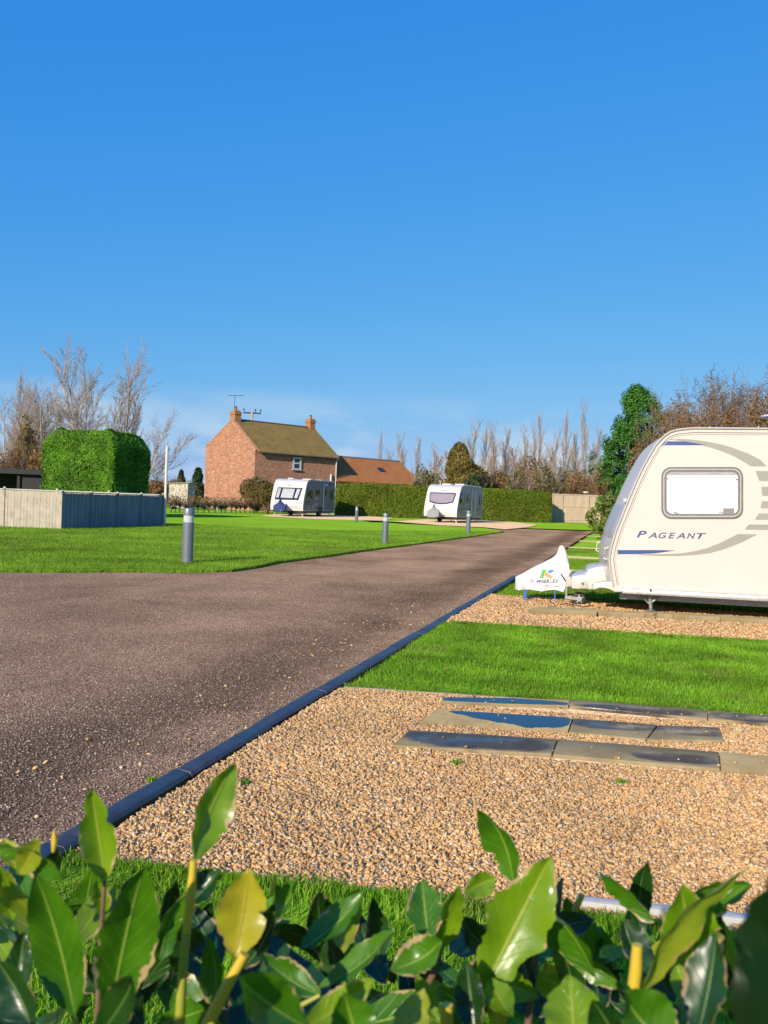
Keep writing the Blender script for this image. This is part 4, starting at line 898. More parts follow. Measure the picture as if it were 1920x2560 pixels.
# ------------------------------------------------------------------ vegetation
def cards(name,ce,nrm,size,mat,parent=None,aspect=.5,jit=.6,kind=None):
    """one small pointed leaf per centre, facing roughly along nrm"""
    n=len(ce); d=nrm+rng.normal(0,jit,(n,3)); d/=np.linalg.norm(d,axis=1,keepdims=True)
    r=rng.normal(0,1,(n,3)); a=np.cross(d,r); a/=np.linalg.norm(a,axis=1,keepdims=True); b=np.cross(d,a)
    s=(size*rng.uniform(.6,1.4,n))[:,None]
    v=np.stack([ce-a*s,ce+b*s*aspect+d*s*.12,ce+a*s,ce-b*s*aspect+d*s*.12],1).reshape(-1,3)
    f=np.arange(n*4).reshape(n,4); return mesh_np(name,v,f,mat,parent)
def segs_mesh(name,segs,mat,parent=None,n=3):
    A=np.array([s[0] for s in segs]);B=np.array([s[1] for s in segs]);r0=np.array([s[2] for s in segs]);r1=np.array([s[3] for s in segs])
    d=B-A; d/=np.maximum(np.linalg.norm(d,axis=1,keepdims=True),1e-6); u=np.where(np.abs(d[:,2:3])<.9,[[0,0,1.]],[[1.,0,0]]); a=np.cross(d,u); a/=np.linalg.norm(a,axis=1,keepdims=True); b=np.cross(d,a)
    vs=[]
    for C,r in ((A,r0),(B,r1)):
        for k in range(n):
            t=2*np.pi*k/n; vs.append(C+(a*np.cos(t)+b*np.sin(t))*r[:,None])
    v=np.stack(vs,1).reshape(-1,3); base=(np.arange(len(segs))*2*n)[:,None]
    f=np.concatenate([base+[k,(k+1)%n,n+(k+1)%n,n+k] for k in range(n)]); return mesh_np(name,v,f,mat,parent,smooth=n>3)
def grow(seed,H,kind):
    """bare tree skeleton -> (trunk segments, branch segments) of height H"""
    r=random.Random(seed); tr=[];br=[]
    K={'poplar':dict(ang=(.30,.62),up=.09,len=.42,lv=3,n=(34,10,5),cl=.12),'vase':dict(ang=(.4,.8),up=.06,len=.48,lv=3,n=(15,8,6),cl=.22),'oak':dict(ang=(.6,1.15),up=.035,len=.50,lv=3,n=(18,9,7),cl=.15),'bush':dict(ang=(.5,1.1),up=.03,len=.55,lv=2,n=(13,8),cl=.05)}[kind]
    def perp(d):
        q=Vector((r.gauss(0,1),r.gauss(0,1),r.gauss(0,1))); q-=d*q.dot(d); return q.normalized()
    def branch(p,d,L,rad,lv,out):
        ns=6 if lv==0 else 4 if lv==1 else 3 if lv==2 else 2; pts=[(p.copy(),rad)]
        for i in range(ns):
            d=(d+perp(d)*r.uniform(0,.10 if lv==0 else .2)+Vector((0,0,K['up']*(1.2 if lv else .5)))).normalized(); p=p+d*(L/ns); rr=rad*(1-(i+1)/ns*.85)+.004; pts.append((p.copy(),rr))
            out.append((tuple(pts[-2][0]),tuple(p),pts[-2][1],rr))
        if lv<K['lv']:
            n=K['n'][lv]
            for k in range(n):
                t=(K['cl'] if lv==0 else .12)+(1-(K['cl'] if lv==0 else .12))*(k+r.random())/n; x=t*ns; i=min(ns-1,int(x)); a=pts[i][0].lerp(pts[i+1][0],x-i); dd=(pts[i+1][0]-pts[i][0]).normalized()
                an=r.uniform(*K['ang']); nd=(dd*math.cos(an)+perp(dd)*math.sin(an)); nd.z=abs(nd.z) if lv==0 else nd.z; nd.normalize()
                LL=L*K['len']*r.uniform(.6,1.1)*(1-.55*t if lv==0 else .85)
                branch(a,nd,LL,max(.009,pts[i][1]*r.uniform(.35,.55)),lv+1,br)
    if kind=='bush':
        for s in range(7):
            a=r.uniform(0,6.28); branch(Vector((r.uniform(-.1,.1)*H,r.uniform(-.1,.1)*H,0)),Vector((math.cos(a)*.45,math.sin(a)*.45,1)).normalized(),H*r.uniform(.8,1.05),.022*H*.5,0,tr)
    elif kind=='vase':
        for s in range(3):
            a=r.uniform(0,6.28); branch(Vector((0,0,0)),Vector((math.cos(a)*.22,math.sin(a)*.22,1)).normalized(),H*r.uniform(.8,1.0),.011*H,0,tr)
    else: branch(Vector((0,0,0)),Vector((r.uniform(-.05,.05),r.uniform(-.05,.05),1)),H*.97,.011*H if kind=='poplar' else .018*H,0,tr)
    if kind!='bush':
        k=H/max(s[1][2] for s in tr+br); f=lambda L:[(tuple(q*k for q in s[0]),tuple(q*k for q in s[1]),s[2],s[3]) for s in L]; tr,br=f(tr),f(br)
    return tr,br
def bark(name,a,b): 
    m=NT(name); v=m.coord('Object'); return m.bsdf(m.ramp(m.noise(v,.9,3),[(.35,a),(.65,b)]),.85)
M['twig_grey']=bark('grey_twig',(.33,.24,.18),(.46,.35,.27)); M['twig_pale']=bark('pale_bark',(.40,.34,.27),(.50,.43,.35)); M['twig_brown']=bark('brown_twig',(.19,.115,.065),(.28,.18,.10)); M['twig_dark']=bark('dark_twig',(.14,.10,.075),(.21,.155,.115))
PRO={}
def proto(kind,seed,bm_,tm_):
    H=10.0; tr,br=grow(seed,H,kind); t=segs_mesh('trunk',tr,tm_,None,5); c=segs_mesh('crown',br,bm_,None,3); return (t.data,c.data,t,c)
def make_tree(key,kind,seed,bm_,tm_,pos,H,rz,label,group,wid=1.0,name='bare_tree',tilt=(0,0)):
    e=empty(name,pos,rz,label,'tree' if 'tree' in name else 'shrub',group); e.scale=(H/10*wid,H/10*wid,H/10); e.rotation_euler=(tilt[0],tilt[1],rz)
    if key not in PRO:
        t,c=proto(kind,seed,bm_,tm_)[2:]; PRO[key]=(t,c); t.parent=e; c.parent=e
    else:
        for s in PRO[key]: q=s.copy(); COL.objects.link(q); q.parent=e
    return e
def at(px,d,ytop):
    p=PD(px,1250,d); z=PD(px,ytop,d).z; return Vector((p.x,p.y,0)),z
tg=M['twig_grey'];tp=M['twig_pale'];tb=M['twig_brown'];td=M['twig_dark']
gl='bare trees rising behind the clipped conifer and the carport'
for i,(px,top,d,key,kd,w,lb) in enumerate(((232,838,92,'v1','vase',.85,'tallest bare tree of the left group, straight behind the clipped conifer'),(292,846,95,'v2','vase',.8,'bare tree leaning right, beside the tallest one of the left group'),(170,905,98,'v1','vase',.8,'bare tree just left of the tallest one, tops lower'),(112,930,90,'v2','vase',1.0,'wide low bare tree above the carport roof'),(38,905,100,'p1','poplar',.5,'very thin bare poplar near the left edge of the photo'),(5,965,88,'v1','vase',.9,'bare tree cut by the left edge of the photo'),(70,950,96,'p2','poplar',.9,'bare poplar between the thin one and the wide low tree'),(330,985,100,'p1','poplar',1.0,'short bare poplar at the right end of the left group'),(135,960,100,'v1','vase',1.2,'low broad bare tree in the back row over the conifer left side'),(50,985,106,'v2','vase',1.2,'low broad bare tree in the back row over the carport'))):
    p,z=at(px,d,top); make_tree(key,kd,11 if '1' in key else 23,tg,tp,p,z,i*1.7,lb,gl,w)
p,z=at(350,80,1020); make_tree('v2','vase',23,tg,td,p+Vector((0,0,0)),z*1.05,.6,'bare tree leaning to the right above the white pole',None,.9,tilt=(0,R(24)))
gm='line of bare poplars behind the long hedge'
spec=[(945,1062,112,'p1',.42,'lone thin bare poplar above the orange roof'),(1008,1078,104,'p2',.9,'bare tree just right of the orange roof'),(1042,1075,106,'p1',.6,'narrow bare poplar second right of the orange roof'),(1075,1105,104,'p2',1.0,'short bare tree left of the golden tree'),(1118,1110,100,'p1',1.1,'low bare poplar directly behind the golden tree'),(1172,1042,104,'p2',.9,'tall bare poplar just right of the golden tree'),(1205,1052,106,'p1',.7,'narrow bare poplar, second right of the golden tree'),(1236,1048,103,'p2',.7,'bare poplar, third right of the golden tree'),(1262,1050,107,'p1',.75,'bare poplar, fourth right of the golden tree'),(1300,1058,104,'p2',.8,'bare poplar left of the two tallest thin ones'),(1345,1010,108,'p1',.5,'tall thin bare poplar above the left part of the tan panel fence'),(1378,1065,103,'p2',.7,'lower bare poplar between two tall thin ones'),(1405,1015,106,'p1',.6,'tall bare poplar above the middle of the tan panel fence'),(1462,992,105,'p2',.5,'tallest thin bare poplar, left of the dark conifer'),(1490,1050,103,'p1',.6,'bare poplar touching the left side of the dark conifer'),(1325,1045,110,'p2',.5,'thin poplar in the back row left of the tall thin pair'),(1435,1060,110,'p1',.6,'poplar in the back row above the fence end'),(1150,1085,108,'p1',.7,'bare poplar partly hidden behind the golden tree top'),(1220,1075,110,'p2',.9,'broad poplar in the back row right of the golden tree'),(985,1120,118,'p2',1.3,'low broad bare tree in the back row above the roof end'),(1095,1125,118,'p1',1.5,'low broad bare tree in the back row left of the golden tree'),(1250,1105,116,'p2',1.4,'low broad bare tree in the back row, fourth from the golden tree'),(1285,1100,118,'p1',1.5,'low broad bare tree in the back row above the long hedge end'),(1360,1105,116,'p2',1.5,'low broad bare tree in the back row above the fence left end'),(1420,1100,118,'p1',1.6,'low broad bare tree in the back row above the fence middle'),(1500,1110,116,'p2',1.5,'low broad bare tree in the back row beside the dark conifer')]
for i,(px,top,d,key,w,lb) in enumerate(spec):
    p,z=at(px,d,top); make_tree(key,'poplar',11 if '1' in key else 23,tg,tp,p,z,i*2.1,lb,gm,w*1.1)
gr='bare spreading trees in the bank behind the near caravan'
for i,(px,top,d,key,w,lb) in enumerate(((1905,850,50,'o1',1.0,'tallest spreading bare tree at the right edge of the photo'),(1840,905,52,'o2',1.0,'bare spreading tree just left of the tallest one at the right edge'),(1775,925,55,'o1',1.1,'bare spreading tree above the middle of the near caravan roof'),(1710,965,53,'o2',1.1,'low bare tree directly right of the dark conifer'),(1955,840,47,'o2',1.0,'bare tree mostly outside the right edge'),(1800,975,46,'o1',1.1,'bare tree low behind the caravan roof'),(1870,985,45,'o2',1.2,'bare tree low behind the right end of the caravan roof'),(1660,1010,58,'o1',1.0,'small bare tree between dark conifer and caravan corner'))):
    p,z=at(px,d,top); make_tree(key,'oak',5 if '1' in key else 9,tb if top>940 else td,td,p,z,i*1.3,lb,gr,w)
# brown thickets: twiggy shrubs with a few dry leaves
M['dry']=foliage('dry_leaves',[(.20,.10,.035),(.32,.16,.055),(.26,.17,.05),(.38,.21,.09)],.25,.7,.5)
M['olive']=foliage('olive_leaves',[(.09,.10,.02),(.16,.15,.03),(.22,.18,.05),(.13,.13,.03)],.25,.7,.5)
M['gold']=foliage('golden_leaves',[(.16,.11,.025),(.25,.17,.035),(.20,.17,.04),(.12,.11,.02)],.25,.7,.6)
def blob_pts(n,rad,base=.0,shell=.55):
    u=rng.normal(0,1,(n,3)); u/=np.linalg.norm(u,axis=1,keepdims=True); k=(shell+(1-shell)*rng.random(n)**.6)[:,None]; p=u*k*np.array(rad); return p,u
def shrub(px,d,ytop,wpx,mat,bm_,label,group,n=2500,size=.12,name='shrub',key='b1',seed=3,lump=5,zb=0):
    p,z=at(px,d,ytop); w=wpx*d/F/2
    e=empty(name,p,0,label,'tree' if 'tree' in name else 'shrub',group)
    tr,br=grow(seed+int(px),10,'bush'); S=np.array((w/5.5,w/5.5,z/10.5))
    sc_=lambda L:[(np.array(a)*S,np.array(b)*S,max(.008,q*.35),max(.006,s*.35)) for a,b,q,s in L]
    segs_mesh('stem',sc_(tr),bm_,e,4); 
    if br: segs_mesh('twigs',sc_(br),bm_,e,3)
    if n:
        P_=[];U_=[]
        for k in range(lump):
            a=rng.uniform(0,6.28); rr=rng.uniform(0,.55)*w; c=np.array((rr*math.cos(a),rr*math.sin(a)*.8,z*rng.uniform(.35,.68)))
            q,u=blob_pts(n//lump,(w*rng.uniform(.4,.62),w*rng.uniform(.4,.6),z*rng.uniform(.26,.34))); P_.append(q+c); U_.append(u)
        q=np.concatenate(P_);u=np.concatenate(U_); k=q[:,2]>zb; cards('foliage',q[k],u[k],np.full(k.sum(),size),mat,e)
    return e
gb='brown leafless bushes behind the long hedge'
for i,(px,d,top,w,mt,n,lb) in enumerate(((1250,84,1148,110,'dry',1800,'brown bush right of the golden tree, above the hedge'),(1330,82,1128,120,'dry',1800,'tallest brown bush left of the tan fence, above the hedge'),(1400,86,1145,110,'olive',1500,'greenish brown bush directly above the tan panel fence'),(1465,84,1155,110,'dry',1800,'brown bush left of the dark conifer foot'),(1510,80,1150,90,'dry',1500,'brown bush tucked against the dark conifer'),(1295,80,1170,90,'olive',1500,'olive bush low above the long hedge'),(1365,79,1160,80,'olive',1800,'small olive bush above the end of the long hedge'),(1070,84,1160,90,'olive',1200,'pale olive bush left of the golden tree'),(1210,82,1165,70,'olive',1300,'olive bush at the right foot of the golden tree'),(1432,79,1180,80,'dry',1200,'low brown bush behind the tan panel fence'))):
    shrub(px,d,top,w,M[mt],tb if mt=='dry' else tg,lb,gb,n,.14)
gc='brown bushes in the bank behind the near caravan'
for i,(px,d,top,w,lb) in enumerate(((1655,44,1040,130,'brown bush just right of the dark conifer, beside the caravan front'),(1730,43,1000,150,'broad brown bush above the front corner of the caravan roof'),(1810,42,985,150,'broad brown bush above the caravan roof centre'),(1890,41,970,150,'brown bush above the roof beside the saucer aerial'),(1690,46,1015,120,'brown bush set back between two broad ones'),(1610,50,1090,100,'low brown bush below the conifer right side'),(1700,52,965,150,'set-back brown bush topping the bank above the caravan corner'),(1790,52,945,170,'tall set-back brown bush above the middle of the caravan roof'),(1880,50,925,170,'tallest brown bush in the bank, near the right edge'))):
    shrub(px,d,top,w,M['dry'],tb,lb,gc,5200,.07,lump=8)
gd='brown bushes around the carport and the shed'
for i,(px,d,top,w,mt,lb) in enumerate(((20,62,1110,120,'dry','brown bush above the carport roof at the left edge'),(100,60,1105,90,'dry','brown bush between carport and clipped conifer'),(60,64,1020,70,'gold','yellowish leafy tree above the carport'),(385,70,1190,110,'dry','brown bush right of the clipped conifer behind the white pole'),(470,72,1205,90,'dry','brown bush between the small shed and the farmhouse gable'),(437,90,1192,90,'olive','olive bush behind the small cream shed'))):
    shrub(px,d,top,w,M[mt],tb,lb,gd,1600,.13)
shrub(640,64,1187,86,M['gold'],tb,'dense olive-brown bush against the farmhouse corner, left of the caravan',None,6500,.10,lump=9)
shrub(668,62,1200,60,M['gold'],tb,'smaller olive-brown bush tucked behind the left caravan front corner',None,3500,.10,lump=6)
M['dkgreen']=foliage('dark_evergreen',[(.018,.045,.012),(.03,.075,.018),(.045,.10,.02)],.2,.5,.6)
M['conif']=foliage('conifer_green',[(.025,.10,.014),(.05,.17,.02),(.08,.24,.024),(.12,.30,.03)],.22,.6,.7)
M['leyland']=foliage('clipped_conifer_green',[(.05,.15,.008),(.09,.24,.010),(.13,.30,.012),(.19,.37,.02)],.3,.6,.9)
M['hedge']=foliage('hedge_olive_green',[(.09,.13,.008),(.15,.20,.010),(.20,.245,.014),(.27,.28,.03)],.3,.65,.35,(.13,.21,.012))
# golden tree with visible limbs
def tree_leafy(px,d,ytop,wpx,mat,bm_,label,n,size,blobs,name='broadleaf_tree',group=None):
    p,z=at(px,d,ytop); w=wpx*d/F/2; e=empty(name,p,0,label,'tree',group)
    b=MB(); r=random.Random(px); b.tube([(0,0,0),(.1,0,z*.35),(-.05,.1,z*.7),(0,0,z*.9)],[.28,.22,.12,.05],8)
    for k in range(9):
        a=r.uniform(0,6.28); h0=z*r.uniform(.2,.6); rr=w*r.uniform(.6,.95); b.tube([(0,0,h0),(rr*.5*math.cos(a),rr*.5*math.sin(a),h0+z*.12),(rr*math.cos(a),rr*math.sin(a),h0+z*.28)],[.10,.07,.03],5)
    b.build('trunk',bm_,e,smooth=True); P_=[];U_=[]
    for cx,cz,rx,rz_ in blobs:
        for k in range(3):
            q,u=blob_pts(int(n*rx*rz_/3),(rx*w*.8,rx*w*.8,rz_*z*.9),shell=.5); P_.append(q+np.array((cx*w+r.uniform(-.2,.2)*w,r.uniform(-.35,.35)*w,cz*z+r.uniform(-.05,.05)*z))); U_.append(u)
    q=np.concatenate(P_);u=np.concatenate(U_); k=q[:,2]>.1; cards('crown',q[k],u[k],np.full(k.sum(),size),mat,e); return e
tree_leafy(1148,80,1098,135,M['gold'],tp,'golden brown leafy tree behind the caravan with the bowed window',70000,.13,[(0,.80,.38,.16),(-.15,.60,.62,.18),(.2,.50,.75,.18),(-.3,.35,.8,.16),(.3,.3,.8,.16)])
shrub(1185,78,1178,80,M['dkgreen'],td,'dark green bush right of the golden tree foot, behind the right caravan',None,3500,.12,lump=6)
shrub(1045,76,1200,50,M['dkgreen'],td,'small dark green bush left of the caravan with the bowed window',None,1500,.12)
for px,top,w,lb in ((451,1172,26,'small pointed dark conifer on the horizon between pole and house'),(494,1165,36,'rounded dark conifer on the horizon touching the farmhouse')):
    tree_leafy(px,150,top,w,M['dkgreen'],td,lb,60000,.25,[(0,.85,.35,.12),(0,.62,.7,.2),(0,.35,1.0,.25),(0,.15,1.0,.15)],'conifer_tree')
# distant hedgerow line
b=MB(); 
far=[]
for i in range(60):
    x=-95+i*4.2+rng.uniform(-1,1); q,u=blob_pts(160,(4,1.5,rng.uniform(1.2,2.8))); far.append((q+np.array((x,165+rng.uniform(-3,3),1.0)),u))
q=np.concatenate([a for a,_ in far]);u=np.concatenate([a for _,a in far]); o=cards('distant_hedgerow',q,u,np.full(len(q),.55),M['olive']); tag(o,'far olive and brown hedgerow along the horizon','hedgerow',kind='stuff')
# clipped conifer block and long hedge: leafy skins over a lumpy inner body
def block_hedge(name,A,ax,dims,mat,label,n,size,lump=.25,top_round=.25,cat='hedge',stems=None):
    """A = front-left bottom corner, ax = direction of the front, dims=(len,depth,height)"""
    Lx,Ly,H=dims; e=empty(name,(A[0],A[1],0),math.atan2(ax.y,ax.x),label,cat)
    def disp(p,nrm):
        x,y,z=p[:,0],p[:,1],p[:,2]; d=lump*(np.sin(x*1.7+1.1*np.sin(z*1.9+y))*.5+np.sin(x*3.9+z*2.7+y*3.1)*.3+np.sin(z*5.3+x*6.1)*.2)
        return p+nrm*d[:,None]
    faces=[((Lx,H),lambda a,b:np.stack([a,0*a,b],1),(0,-1,0)),((Ly,H),lambda a,b:np.stack([0*a+Lx,a,b],1),(1,0,0)),((Ly,H),lambda a,b:np.stack([0*a,a,b],1),(-1,0,0)),((Lx,Ly),lambda a,b:np.stack([a,b,0*a+H],1),(0,0,1)),((Lx,H),lambda a,b:np.stack([a,0*a+Ly,b],1),(0,1,0))]
    P_=[];U_=[]; tot=sum(f[0][0]*f[0][1]*(1 if i<4 else .4) for i,f in enumerate(faces))
    for i,(dm,fn,nr) in enumerate(faces):
        k=int(n*dm[0]*dm[1]*(1 if i<4 else .4)/tot); a=rng.uniform(0,dm[0],k); b_=rng.uniform(.05,dm[1],k); p=fn(a,b_); nn=np.tile(np.array(nr,float),(k,1))
        p=disp(p,nn); 
        # soften the edges
        ez=np.clip((p[:,2]-(H-top_round*2))/(top_round*2),0,1)**2*top_round
        cx=Lx/2; cy=Ly/2; p[:,0]-=np.sign(p[:,0]-cx)*ez*np.clip(np.abs(p[:,0]-cx)/cx,0,1)**3; p[:,1]-=np.sign(p[:,1]-cy)*ez*np.clip(np.abs(p[:,1]-cy)/cy,0,1)**3
        p[:,2]-=top_round*1.1*np.clip((np.abs(p[:,0]-cx)/cx-.62)/.38,0,1)**2*np.clip(p[:,2]/H,0,1)**3+top_round*.3*rng.random(k)*0
        p-=nn*(rng.random(k)**1.5*.22)[:,None]; P_.append(p); U_.append(nn+np.array((0,0,.45)))
    cards('foliage',np.concatenate(P_),np.concatenate(U_),np.full(len(np.concatenate(P_)),size),mat,e,.45,.55)
    ns=max(4,int(Lx/.6)); core=MB(); core.box(.35,Lx-.35,.3,Ly-.3,.12,H-.3); core.build('inner_growth',mat,e)
    if stems:
        b=MB()
        for k in range(int(Lx/.5)): x=.3+k*.5+random.uniform(-.1,.1); b.tube([(x,.25,0),(x+random.uniform(-.08,.08),.3,.6)],.03,5)
        b.build('stem',td,e)
    return e
u15=Vector((math.cos(R(-13)),math.sin(R(-13)),0))
A=PD(101,1220,43.2); B=PD(282,1220,41.8); 
block_hedge('clipped_conifer',(A.x,A.y),(B-A).normalized(),((B-A).length,2.9,PD(190,1074,42.5).z),M['leyland'],'big bright green clipped conifer block behind the blue and cream fences',110000,.06,.12,.34,'conifer')
A=PD(845,1290,66.5); B=PD(1379,1300,70.5); 
block_hedge('long_hedge',(A.x,A.y),(B-A).normalized(),((B-A).length,1.6,2.55),M['hedge'],'long clipped olive-green hedge behind the two white caravans',80000,.075,.07,.12,'hedge',True)
# bare hawthorn hedge at far left of the lawn
A=P(408,1281,.045); B=P(652,1283,.045); e=empty('bare_hedge',(A.x,A.y,0),math.atan2(B.y-A.y,B.x-A.x),'low leafless brown hedge with thin trunks between lawn and farmhouse','hedge')
Ln=(B-A).length; st=[];tw=[]
for i in range(int(Ln/.55)):
    x=i*.55+random.uniform(-.15,.15); h=random.uniform(.35,.6); st.append(((x,0,0),(x+random.uniform(-.1,.1),random.uniform(-.1,.1),h),.04,.03))
    for k in range(70):
        a=Vector((x,0,h*random.uniform(.7,1))); d=Vector((random.gauss(0,.5),random.gauss(0,.35),random.uniform(.2,1))).normalized(); L_=random.uniform(.3,.75); tw.append((tuple(a),tuple(a+d*L_),.011,.006))
segs_mesh('stem',st,tp,e,5); segs_mesh('twigs',tw,tb,e,3)
pts=np.stack([rng.uniform(0,Ln,1500),rng.normal(0,.25,1500),rng.uniform(.5,1.15,1500)],1); cards('dry_leaves',pts,rng.normal(0,1,(1500,3)),np.full(1500,.06),M['dry'],e)
A=PD(484,1260,68); B=PD(602,1262,68); e=empty('rail_fence',(A.x,A.y,0),0,'low post-and-rail fence in front of the farmhouse gable','fence'); Lr=B.x-A.x
for z in (.45,.85): MB().box(0,Lr,-.03,.03,z,z+.12).build('rail',M['timber'],e)
for k in range(5): MB().box(Lr*k/4-.06,Lr*k/4+.06,.031,.12,0,1.05).build('post',M['timber'],e)
# tall dark conifer by the near caravan
p,z=at(1570,56,968); e=empty('conifer_tree',p,0,'tall ragged dark green conifer left of the near caravan roof','tree'); 
MB().tube([(0,0,0),(.05,0,z*.9)],[.22,.05],8).build('trunk',td,e); P_=[];U_=[]
w=88*56/F
for k in range(420):
    f=rng.random()**.9; h=.2+f*(z-.3); env=np.interp(h/z,[0,.1,.3,.55,.75,.9,1],[.22,.45,.85,1.0,.88,.55,.10])*w*rng.uniform(.55,1.22); a=rng.uniform(0,6.28); rr=env*rng.uniform(.55,1)
    cx=.14*w*np.sin(h*1.1)+.30*w*(h/z-.4); c=np.array((cx+rr*np.cos(a)*.92,rr*np.sin(a)*.92,h)); q,u=blob_pts(110,(.34,.34,.42),shell=.2); P_.append(q+c); U_.append(u*.5+np.array((np.cos(a)*.5,np.sin(a)*.5,.8)))
q=np.concatenate(P_);u=np.concatenate(U_); k=q[:,2]>.1; cards('crown',q[k],u[k],np.full(k.sum(),.085),M['conif'],e,.4,.5)
# laurel shrub beside the caravan
M['laurelfar']=foliage('laurel_shrub_leaf',[(.05,.12,.012),(.10,.22,.02),(.16,.29,.03),(.30,.32,.05),(.42,.38,.12)],.25,.4,.9)
p,z=at(1520,38,1228); e=empty('laurel_shrub',p+Vector((.15,0,0)),0,'glossy laurel shrub with yellowish shoots between the tan fence and the near caravan','shrub'); P_=[];U_=[];b=MB()
for k in range(80):
    a=rng.uniform(0,6.28); rr=rng.uniform(.1,1.0); h=rng.uniform(.3,1)*z*(1-.12*rr); top=Vector((rr*math.cos(a),rr*math.sin(a),h)); b.tube([(top.x*.3,top.y*.3,0),(top.x*.7,top.y*.7,h*.6),top],[.012,.01,.006],4)
    q,u=blob_pts(60,(.16,.16,.30),shell=.2); P_.append(q+np.array(top)-np.array((0,0,.15))); U_.append(u*.6+np.array((np.cos(a)*.6,np.sin(a)*.6,.2)))
b.build('stem',bark('shoot',(.35,.33,.08),(.30,.22,.06)),e); q=np.concatenate(P_); cards('foliage',q,np.concatenate(U_),np.full(len(q),.075),M['laurelfar'],e,.4,.5)
# ------------------------------------------------------------------ foreground laurel hedge
def leafmat(name,c1,c2,rib,edge,trans=.28,blight=.50,spec=.55):
    m=NT(name); uv=m.n('TexCoord').outputs['UV']; s=m.n('SeparateXYZ',{0:uv}); U=s.outputs[0]; V=s.outputs[1]
    du=m.math('ABSOLUTE',m.math('SUBTRACT',U,.5)); o=m.coord('Object')
    c=m.ramp(m.noise(o,14,4,.6),[(.32,c1),(.68,c2)])
    # side veins: slanting lines that leave the midrib
    ph=m.math('FRACT',m.math('ADD',m.math('MULTIPLY',V,8.0),m.math('MULTIPLY',du,-4.5))); vein=m.ramp(m.math('ABSOLUTE',m.math('SUBTRACT',ph,.5)),[(.0,.35),(.05,0)])
    c=m.mix(vein,c,rib); rb=m.ramp(du,[(.012,1),(.028,0)]); c=m.mix(rb,c,rib)
    en=m.math('ADD',du,m.math('MULTIPLY',m.math('SUBTRACT',m.noise(o,17,4,.75),.5),1.0)); eb=m.ramp(en,[(blight+.0,0),(blight+.03,1)]); c=m.mix(eb,c,edge)
    h=m.math('ADD',m.math('MULTIPLY',vein,-.5),m.math('MULTIPLY',m.noise(o,26,3),.9)); h=m.math('ADD',h,m.math('MULTIPLY',rb,.6))
    return m.bsdf(c,m.ramp(m.noise(o,22,3),[(.3,.20),(.7,.42)]),m.bump(h,.55,.0018),trans,c,**{'Specular_IOR_Level':spec})
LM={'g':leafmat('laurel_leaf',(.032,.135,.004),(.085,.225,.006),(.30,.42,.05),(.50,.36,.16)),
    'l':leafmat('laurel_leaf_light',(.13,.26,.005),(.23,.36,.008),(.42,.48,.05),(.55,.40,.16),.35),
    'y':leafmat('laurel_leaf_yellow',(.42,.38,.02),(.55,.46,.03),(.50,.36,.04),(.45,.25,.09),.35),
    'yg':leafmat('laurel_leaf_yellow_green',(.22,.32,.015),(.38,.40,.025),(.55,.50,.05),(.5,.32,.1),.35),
    'd':leafmat('laurel_leaf_shade',(.006,.032,.004),(.016,.065,.006),(.12,.20,.04),(.30,.20,.09),.10)}  # dark leaf: shade of the hedge gaps painted into its colour
LM['k']=leafmat('laurel_leaf_shade_black',(.004,.016,.003),(.007,.024,.004),(.012,.03,.008),(.006,.02,.004),.02,spec=.08)  # nearest leaves: their shade is painted in as near-black green
ST=simple('laurel_shoot',(.30,.33,.04),(.42,.36,.04),.45,30); STY=simple('laurel_shoot_yellow',(.62,.40,.03),(.55,.42,.04),.45,40); STB=simple('laurel_shoot_brown',(.20,.12,.06),(.12,.07,.04),.7,40)
HEDGE=empty('laurel_hedge',(0,.8,0),0,'glossy green laurel hedge with blighted yellow-edged leaves across the bottom of the photo','hedge')
HO=Vector((0,.8,0)); lr=random.Random(4)
SUN_AZ=29.0; SUN_EL=23.0
SUND=Vector((-math.sin(R(SUN_AZ))*math.cos(R(SUN_EL)),-math.cos(R(SUN_AZ))*math.cos(R(SUN_EL)),math.sin(R(SUN_EL))))
